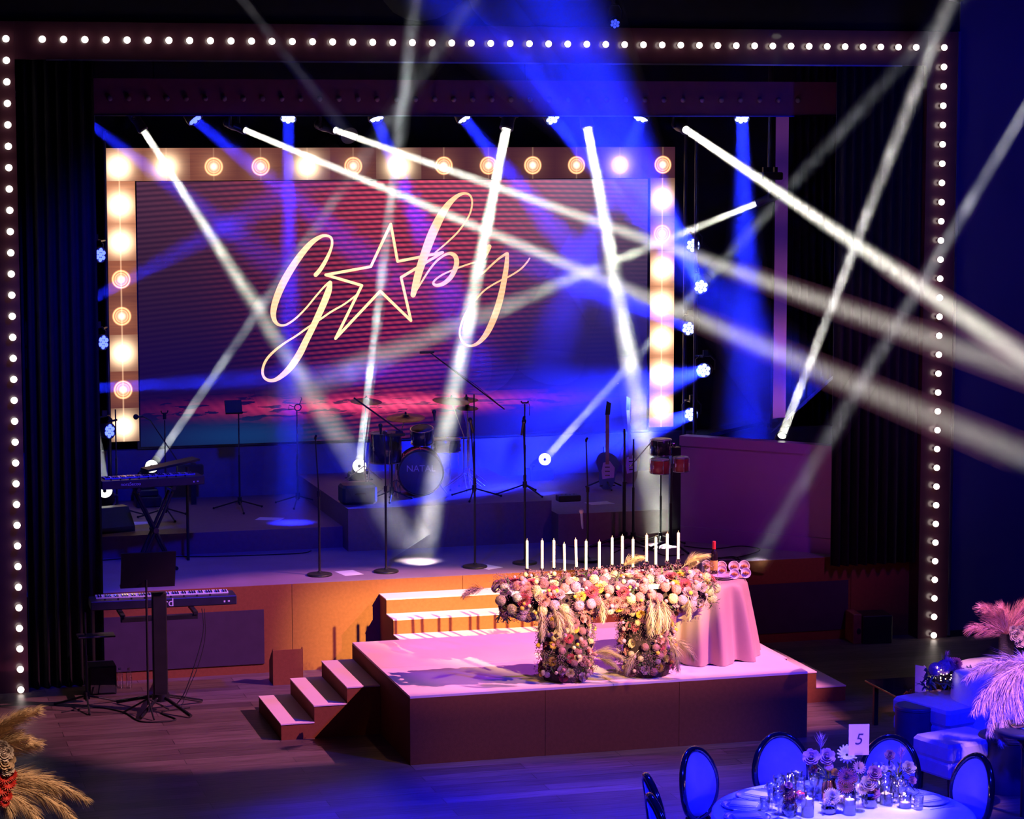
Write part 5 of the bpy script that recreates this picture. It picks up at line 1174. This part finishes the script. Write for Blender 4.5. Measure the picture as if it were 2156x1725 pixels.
c = dup(c0, (p.x-.02, p.y-.32, 0), a+.1, 'oval back chair mostly below the picture, only its top edge seen left of the cloth')

# place settings
M_charger = mat('blue_grey_charger', (.35, .38, .55), .25, coat=.3, var=.1, vs=20); M_napkin = mat('linen_napkin', (.70, .66, .74), .85, var=.08, vs=30); M_steel = mat('steel_cutlery', (.7, .7, .75), .2, 1, var=.05)
M_tg = thin_glass('table_glass', (.93, .95, 1), .08, .12)
goblet = MB().lathe([(.033, 0), (.034, .003), (.006, .010), (.005, .075), (.012, .085), (.030, .105), (.038, .14), (.040, .185), (.038, .185), (.036, .14), (.028, .108), (.0001, .092)], 16)
tumb = MB().lathe([(.026, 0), (.032, .01), (.038, .10), (.036, .10), (.030, .014), (.0001, .010)], 16)
prev = {}
def table_item(kind, label, cat, x, y, rz, group, build, z=TH+.001):
    if kind not in prev:
        t = thing(kind, label, cat, (x, y, z), rz, group); build(t); prev[kind] = t; return t
    return dup(prev[kind], (x, y, z), rz, label, group)
def b_charger(t): MB().lathe([(.09, .0), (.12, .003), (.165, .012), (.165, .016), (.12, .008), (.0001, .006)], 36).build('charger', M_charger, t); MB().torus((0, 0, .014), .165, .003, (0, 0, 1), 40, 5).build('beaded_rim', M_steel, t)
def b_napkin(t): m_ = MB(); m_.box(-.055, .055, -.10, .10, 0, .008, .003); m_.box(-.052, .050, -.098, .095, .0085, .016, .003); m_.build('folded_cloth', M_napkin, t)
def b_menu(t): MB().box(-.045, .045, -.085, .085, 0, .0012).build('card', M_paper, t)
def b_fork(t):
    MB().box(-.0035, .0035, -.10, .03, 0, .003).build('handle', M_steel, t); m_ = MB(); m_.box(-.010, .010, .031, .048, 0, .0025)
    for k in range(4): m_.box(-.010+k*.0056, -.007+k*.0056, .0485, .09, 0, .0025)
    m_.build('prongs', M_steel, t)
def b_knife(t): MB().box(-.005, .005, -.11, -.01, 0, .004).build('handle', M_steel, t); MB().prism([(-.006, -.009), (.006, -.009), (.007, .08), (-.001, .11), (-.006, .08)], 'z', 0, .002).build('blade', M_steel, t)
def b_goblet(t): goblet.build('glass', M_tg, t)
def b_tumb(t): tumb.build('glass', M_tg, t)
pos = ['far left', 'left', 'left rear', 'rear left', 'rear middle', 'rear right', 'right', 'far right']
angs = [172, 146, 122, 98, 76, 52, 30, 6]
for i, dg in enumerate(angs):
    a = math.radians(dg+18-14); u = Vector((math.cos(a), math.sin(a), 0)); sd = Vector((-u.y, u.x, 0)); c = TC+u*.71; rz = a-PI/2+PI
    w_ = pos[i]+' banquet place'
    table_item('charger_plate', 'blue grey charger plate at the '+w_, 'plate', c.x, c.y, rz, 'charger plates', b_charger)
    table_item('napkin', 'folded pale napkin on the charger at the '+w_, 'napkin', c.x, c.y, rz, 'napkins', b_napkin, TH+.010)
    for s, nm, bf, off in ((-1, 'fork', b_fork, .20), (1, 'knife', b_knife, .20)):
        q_ = c+sd*off*s*-1; table_item(nm, 'steel %s at the %s' % (nm, w_), nm, q_.x, q_.y, rz, nm+'s on the banquet table', bf)
    for k, (rr, so, nm, bf) in enumerate(((.50, .06, 'goblet', b_goblet), (.46, -.06, 'goblet', b_goblet), (.53, -.16, 'tumbler', b_tumb), (.40, .02, 'tumbler', b_tumb), (.36, .13, 'goblet', b_goblet))):
        q_ = TC+u*rr+sd*so
        lab = {0: 'larger stemmed glass nearer the plate', 1: 'stemmed glass nearer the flowers', 2: 'short cut glass tumbler', 3: 'short tumbler close to the flowers', 4: 'inner stemmed glass close to the flowers'}[k]+' at the '+w_
        g_ = table_item(nm, lab, 'glass', q_.x, q_.y, 0, 'glasses on the banquet table', bf)
        if k == 0: g_.scale = (1.08,)*3
# centre: flowers, candles, number card
def on(px, py, y=None, z=None): return at(px, py, y=y) if y is not None else at(px, py, z=z)
M_copper = mat('copper_vase', (.70, .28, .14), .15, 1, var=.1); M_candle = mat('glowing_candle_wax', (.9, .7, .68), .4, var=.03); M_flame = mat('flame', (1, .7, .3), .5, emit=(1, .7, .45), es=12, var=.01)
def vase_flowers(px, py_base, label, vm, h, blooms, r=.055, group='flower vases on the banquet table', y0=None):
    b = at(px, py_base, z=TH) if y0 is None else Vector((at(px, py_base, y=y0).x, y0, TH))
    t = thing('flower_vase', label, 'flower vase', (b.x, b.y, TH+.001), 0, group)
    MB().lathe([(r*.6, 0), (r, .02), (r*1.05, h*.6), (r*.8, h*.92), (r*.85, h), (r*.78, h), (r*.7, h*.9), (.0001, h*.85)], 20).build('vase', vm, t)
    lf = MB(); rn = random.Random(int(px))
    for kind, colr, bx, bz, s in blooms:
        p = at(bx, bz, y=b.y-.03*rn.random())-t.location; nrm = Vector((p.x*1.2-.15, -.75, .55)).normalized()
        MB().tube([(0, 0, h*.85), (p.x*.4, p.y*.4, (h+p.z)*.5), tuple(p-nrm*.01)], .003, 5).build('stem', M_stem, t)
        if kind == 'plume': plume(t, p, (p.x*.5, -.1, 1), .11, 7, F[colr], .15, .05, .03, 60)
        else: flower(kind, colr, t, p, nrm, s)
        leaf_cluster(lf, p-nrm*.03-Vector((0, 0, .02)), 5, .05, rn)
    leaf_cluster(lf, Vector((0, 0, h)), 12, .07, rn); lf.build('leaves', M_leaf, t); return t
vase_flowers(1745, 1700, 'copper vase of pale roses with an upright feathery bloom, left of the number card', M_copper, .17, [('rose', 'lilac', 1708, 1597, 1.15), ('rose', 'lilac', 1740, 1596, 1.15), ('plume', 'lilac', 1728, 1578, 1), ('rose', 'mustard', 1757, 1628, .55), ('hydrangea', 'lilac', 1745, 1615, .6), ('rose', 'plum', 1712, 1622, .6)], y0=-4.72)
vase_flowers(1785, 1712, 'dark vase with a big white daisy and pink blooms just behind the number card', M_crys, .16, [('daisy', 'white', 1783, 1590, 1.3), ('daisy', 'lilac', 1808, 1618, .9), ('chrysanthemum', 'mauve', 1782, 1635, 1.0), ('chrysanthemum', 'mauve', 1780, 1655, .95), ('hydrangea', 'mauve', 1795, 1640, .7)], y0=-4.82)
vase_flowers(1830, 1718, 'low vase of three pink roses right of the card stem', M_crys, .12, [('rose', 'pink', 1840, 1630, 1.0), ('rose', 'cream', 1828, 1652, 1.1), ('rose', 'pink', 1838, 1672, .9), ('chrysanthemum', 'white', 1815, 1662, .7)], y0=-4.95)
vase_flowers(1890, 1700, 'dark vase of small pink roses at the right of the banquet flowers', M_crys, .15, [('rose', 'mauve', 1873, 1592, .75), ('rose', 'cream', 1912, 1619, .95), ('plume', 'pink', 1896, 1605, 1), ('rose', 'white', 1862, 1620, .5), ('rose', 'white', 1877, 1618, .5), ('rose', 'pink', 1920, 1645, .6)], y0=-4.75)
vase_flowers(1662, 1725, 'low bowl of berry red blooms beside the left candles', M_crys, .09, [('chrysanthemum', 'plum', 1655, 1668, .9), ('rose', 'berry', 1682, 1682, .9), ('chrysanthemum', 'plum', 1668, 1690, .9), ('rose', 'pink', 1660, 1655, .5)], y0=-4.98)
vase_flowers(1745, 1735, 'low bowl of pale spiky blooms in front of the copper vase', M_crys, .08, [('chrysanthemum', 'white', 1752, 1678, .9), ('chrysanthemum', 'white', 1770, 1690, .8), ('hydrangea', 'white', 1742, 1690, .6)], y0=-5.02)
b = at(1806, 1722, y=-5.02)
t = thing('table_number_card', 'pink card numbered 5 on a tall clear stand amid the flowers', 'card', (b.x, -5.02, TH+.001))
w_, h_ = 21/286, 32/286; cz = at(1810, 1558, y=-5.02).z-TH
MB().box(-w_, w_, -.001, .001, cz-h_, cz+h_).build('card', mat('pink_card', (.85, .42, .60), .7, var=.02), t)
me = text_mesh('5', .115, .0006, shear=.25); link_mesh('number', me, mat('dark_ink', (.06, .02, .08), .6, var=.02), t, (-.005, -.0016, cz+.0), (PI/2, 0, 0))
MB().cyl((0, 0, .01), (0, 0, cz-h_-.012), .005).build('stem', M_tg, t); MB().box(-.03, .03, -.006, .006, cz-h_-.014, cz-h_+.012, .002).build('card_clip', M_tg, t); MB().lathe([(.05, 0), (.05, .006)], 20).build('stand_base', M_tg, t)
t.rotation_euler = (0, 0, -.2)
def cyl_candle(px, py, y0, label, r=.045, h=.16, ch_=.10, cr=.036):
    b = at(px, py, y=y0); t = thing('candle_in_glass', label, 'candle', (b.x, y0, TH+.001), 0, 'candles in glass cylinders')
    MB().lathe([(.0001, 0), (r, 0), (r, h), (r-.002, h), (r-.002, .004), (.0001, .004)], 22).build('glass_cylinder', M_tg, t)
    MB().lathe([(cr, .005), (cr, ch_), (cr*.8, ch_+.001), (.0001, ch_-.004)], 20).build('wax', M_candle, t)
    pl = bpy.data.lights.new('candle_light', 'POINT'); pl.energy = 1.6; pl.color = (1, .5, .45); pl.shadow_soft_size = .01; po = bpy.data.objects.new('candle_light', pl); C.objects.link(po); po.location = (b.x, y0, TH+ch_+.05)
    f = MB().lathe([(.0001, -.002), (.004, .004), (.003, .011), (.0001, .018)], 8, (0, 0, ch_+.005)).build('flame', M_flame, t)
for px, py, y0, lab, h, c_ in ((1655, 1690, -4.62, 'tall glass cylinder with a glowing candle at the left of the flowers', .20, .08), (1848, 1690, -4.6, 'wide glass cylinder with a candle behind the pink roses', .22, .09), (1700, 1735, -5.05, 'thick pale candle left of the card stem', .15, .13), (1788, 1740, -5.08, 'thick pale candle just left of the card stem at the picture edge', .13, .11), (1865, 1705, -4.9, 'glass cylinder with a low pink glowing candle right of the roses', .14, .08), (1905, 1722, -5.02, 'small lit candle glass at the right front of the flowers', .10, .04)): cyl_candle(px, py, y0, lab, h=h, ch_=c_)

# lounge corner
M_sofa = mat('pale_velvet', (.28, .28, .5), .85, var=.06, vs=12, sheen=.5); M_dkleather = mat('dark_leather', (.02, .024, .07), .4, var=.15, vs=10)
def pouf(px, py, r, h, label, m=M_dkleather):
    c = at(px, py, z=h); t = thing('pouf', label, 'pouf', (c.x, c.y, 0), 0, 'round poufs'); MB().lathe([(r*.97, 0), (r, .02), (r, h-.05), (r*.985, h-.03)], 36).build('body', m, t)
    MB().lathe([(r*1.0, h-.03), (r*1.01, h-.02), (r*.98, h-.004), (r*.9, h)], 36).build('top_pad', m, t); MB().torus((0, 0, h-.03), r*1.0, .006, (0, 0, 1), 36, 5).build('piping', m, t)
pouf(1928, 1484, .185, .46, 'dark round pouf at the left end of the lounge sofa'); pouf(2058, 1548, .2, .44, 'dark round pouf between the two blue sofas'); pouf(2125, 1545, .26, .48, 'large dark round pouf at the right picture edge', M_dkleather)
def bench(px, py, rz, sx, sy, h, label):
    c = at(px, py, z=h); t = thing('upholstered_bench', label, 'sofa', (c.x, c.y, 0), rz, 'blue lit lounge benches')
    MB().box(0, sx, 0, sy, h-.16, h, .03).build('cushion', M_sofa, t); MB().box(.01, sx-.01, .01, sy-.01, h-.30, h-.162, .02).build('seat_base', M_sofa, t)
    for x in (.06, sx-.06):
        for y in (.06, sy-.06): MB().cyl((x, y, 0), (x, y, h-.30), .018, .026).build('leg', M_black, t)
bench(1996, 1500, .30, 1.3, .75, .47, 'long blue lit sofa bench with its corner towards the hall'); bench(2000, 1572, .26, .62, .50, .46, 'square blue lit bench nearest the banquet table')
t = thing('low_table', 'low black table holding dark vases and a folded card behind the pouf', 'table', at(1890, 1468, z=.42)); t.location.z = 0
MB().box(0, 1.5, .02, .75, .40, .42, .004).build('tabletop', M_blackgloss, t)
for x in (.08, 1.42):
    for y in (.1, .67): MB().box(x-.02, x+.02, y-.02, y+.02, 0, .40).build('leg', M_black, t)
lt = t.location
b = at(1942, 1458, z=.42); t = thing('tent_card', 'blue lit folded tent card standing on the low black table', 'card', (b.x, b.y, .421), .1)
MB().prism([(0, -.055), (.005, -.055), (.045, .05), (.04, .05)], 'z', 0, .24).build('card_leaf', M_paper, t); MB().prism([(0, -.055), (-.005, -.055), (-.05, .05), (-.045, .05)], 'z', 0, .25).build('card_leaf', M_paper, t)
def dark_vase(px, py, r, h, label):
    b = at(px, py, z=.42); t = thing('dark_vase', label, 'vase', (b.x, b.y, .421), 0, 'dark vases on the low table'); MB().lathe([(r*.8, 0), (r, .01), (r, h), (r*.9, h), (r*.88, .01), (.0001, .008)], 20).build('vase', M_blackgloss, t); return t
for px, r, h, lab in ((1965, .045, .13, 'black glass vase right of the tent card'), (1985, .05, .16, 'taller black glass vase in the middle of the low table'), (2010, .05, .12, 'low black glass vase right of the middle one'), (2040, .07, .15, 'wide black glass vase at the right of the low table')): vv = dark_vase(px, 1462, r, h, lab)
b = at(1992, 1440, z=.60); t = thing('flower_arrangement', 'dark blue flower arrangement with tiny fairy lights over the black vases', 'flowers', (b.x, b.y, .585))
lf = MB(); rn = random.Random(9)
for i in range(40): leaf_cluster(lf, Vector((rn.uniform(-.2, .22), rn.uniform(-.08, .08), rn.uniform(0, .15))), 6, .07, rn)
lf.build('leaves', mat('blue_grey_leaf', (.06, .08, .12), .6, var=.4), t)
for bx, bz, kd, cc, s in ((1968, 1412, 'hydrangea', 'lilac', 1.1), (1985, 1408, 'hydrangea', 'lilac', 1.2), (2018, 1418, 'rose', 'lilac', 1.1), (1998, 1400, 'chrysanthemum', 'lilac', 1), (2012, 1398, 'chrysanthemum', 'mauve', .9)): flower(kd, cc, t, at(bx, bz, y=b.y-.05)-t.location, (0, -.8, .6), s)
plume(t, at(1988, 1400, y=b.y)-t.location, (.1, 0, 1), .12, 7, F['lilac'], .15, .05, .03, 60)
for i in range(14): MB().ball(at(rn.uniform(1962, 2004), rn.uniform(1404, 1434), y=b.y-.13)-t.location, .0045, 6, 4).build('fairy_light', M_flame, t)
b = at(1912, 1463, z=.42); t = thing('napkin_heap', 'small crumpled orange foil heap at the left edge of the low table', 'foil', (b.x, b.y, .421)); fo = MB()
for i in range(14): fo.tube([(rn.uniform(-.05, .05), rn.uniform(-.03, .03), 0.002), (rn.uniform(-.05, .05), rn.uniform(-.03, .03), rn.uniform(.01, .05)), (rn.uniform(-.05, .05), rn.uniform(-.03, .03), .004)], .004, 4)
fo.build('foil', M_copper, t)
c = at(2135, 1408, z=.74); t = thing('round_table', 'round table with lilac cloth in the right background of the lounge', 'table', (c.x, c.y, 0)); MB().lathe([(.58, 0), (.56, .60), (.555, .72), (.54, .74), (.0001, .74)], 48).build('cloth', M_linen, t); MB().cyl((0, 0, 0), (0, 0, .7), .04).build('pedestal', M_black, t)
rc = c
b = at(2118, 1392, z=.74); t = thing('sequin_vase', 'glittering black vase holding pink pampas and white orchid on the lilac table', 'flower vase', (b.x, b.y, .741))
MB().lathe([(.055, 0), (.07, .01), (.07, .26), (.06, .26), (.055, .02), (.0001, .015)], 22).build('vase', mat('black_sequins', (.05, .05, .06), .15, .8, var=.6, vs=150, bump=1, bs=220), t)
for k, d in enumerate(((-.5, -.1, 1), (-.3, -.1, .75), (-.1, -.1, 1), (-.65, -.1, .4), (.3, 0, 1), (.6, 0, .7))): plume(t, (0, 0, .24), d, .42-.05*(k % 3), 20+k % 3, mat('pink_pampas', (.85, .42, .52), .9, var=.2, vs=15), .3, .02, .07)
for px, py, s in ((2138, 1338, 1.2), (2146, 1352, 1), (2132, 1326, .7), (2148, 1328, .9)): flower('rose', 'white', t, at(px, py, y=b.y-.10)-t.location, (-.2, -1, .2), s)
# tall pampas in front of the lounge
b = at(2172, 1700, z=0); yb3 = -3.0
v0 = Vector((at(2160, 1500, y=yb3).x, yb3, 0)); t = thing('pampas_arrangement', 'tall stand of mauve pampas plumes drooping in at the right picture edge', 'pampas grass', v0)
MB().cyl((0, 0, .76), (0, 0, 1.32), .011).build('metal_rod', M_steel, t)
MB().lathe([(.12, 0), (.12, .015), (.03, .03)], 24, (0, 0, .755)).build('foot', M_steel, t)
M_pm = mat('mauve_pampas', (.72, .50, .62), .9, var=.2, vs=15)
top = Vector((0, 0, 1.30))
for k, (px, py, L) in enumerate(((2035, 1412, .55), (2060, 1480, .5), (2040, 1482, .58), (2060, 1525, .5), (2075, 1545, .45), (2100, 1420, .4), (2110, 1560, .35), (2120, 1440, .35), (2150, 1400, .4), (2200, 1450, .4))):
    tip = at(px, py, y=yb3-.05+.03*k)-v0; d = tip-top; plume(t, top+d*.12, d+Z*.25*d.length, d.length*.92, 30+k % 5, M_pm, .38, .06, .06, 900)
flower('rose', 'cream', t, at(2154, 1552, y=yb3-.1)-v0, (-.4, -1, .2), 1)
t2 = thing('cocktail_table', 'small round table under the tall pampas at the right edge', 'table', (v0.x, v0.y, 0)); MB().lathe([(.26, .70), (.28, .72), (.28, .745), (.26, .752), (.0001, .753)], 32).build('tabletop', M_dkleather, t2); MB().cyl((0, 0, .0), (0, 0, .70), .03).build('pedestal', M_black, t2)

# foreground flowers at the left edge
y4 = -5.0; v0 = Vector((at(-60, 1700, y=y4).x, y4, 0)); t = thing('flower_arrangement', 'tall foreground arrangement of pampas, white and red orchids at the lower left corner', 'flowers', v0)
tz = at(0, 1600, y=y4).z
MB().cyl((0, 0, 0), (0, 0, tz-.2), .02).build('stand_pole', M_steel, t); MB().lathe([(.16, 0), (.16, .02), (.02, .03)], 24).build('stand_foot', M_steel, t); MB().ball((0, 0, tz-.12), .12, 12, 8).build('flower_core', M_moss, t)
top = Vector((0, 0, tz-.10)); M_pc = mat('cream_pampas', (.80, .56, .40), .9, var=.2, vs=15)
for k, (px, py, L) in enumerate(((48, 1470, 1), (20, 1478, 1), (20, 1530, 1), (68, 1548, 1), (40, 1535, 1), (182, 1660, 1), (160, 1700, 1), (120, 1650, 1), (100, 1725, 1), (30, 1700, 1), (-120, 1500, 1), (-150, 1650, 1))):
    tip = at(px, py, y=y4-.15+.03*(k % 4))-v0; d = tip-top; plume(t, top+d*.25, d+Z*.22*d.length, d.length*.78, 40+k % 5, M_pc, .35, .12, .055, 900)
M_redorch = mat('red_orchid', (.55, .03, .03), .4, var=.3, vs=30, coat=.3); F['redorch'] = M_redorch
for px, py, cc, s, kd in ((8, 1586, 'white', 1.1, 'rose'), (10, 1602, 'cream', 1.2, 'rose'), (14, 1618, 'white', .9, 'rose'), (2, 1575, 'white', .9, 'rose'), (10, 1635, 'redorch', .9, 'daisy'), (18, 1648, 'redorch', .9, 'daisy'), (24, 1632, 'redorch', .7, 'daisy'), (5, 1660, 'redorch', .9, 'daisy'), (14, 1676, 'redorch', .7, 'daisy'), (10, 1690, 'redorch', .6, 'daisy')):
    flower(kd, cc, t, at(px, py, y=y4-.22)-v0, (.1, -1, .2), s)
for m in bpy.data.materials: m.cycles.emission_sampling = 'NONE'
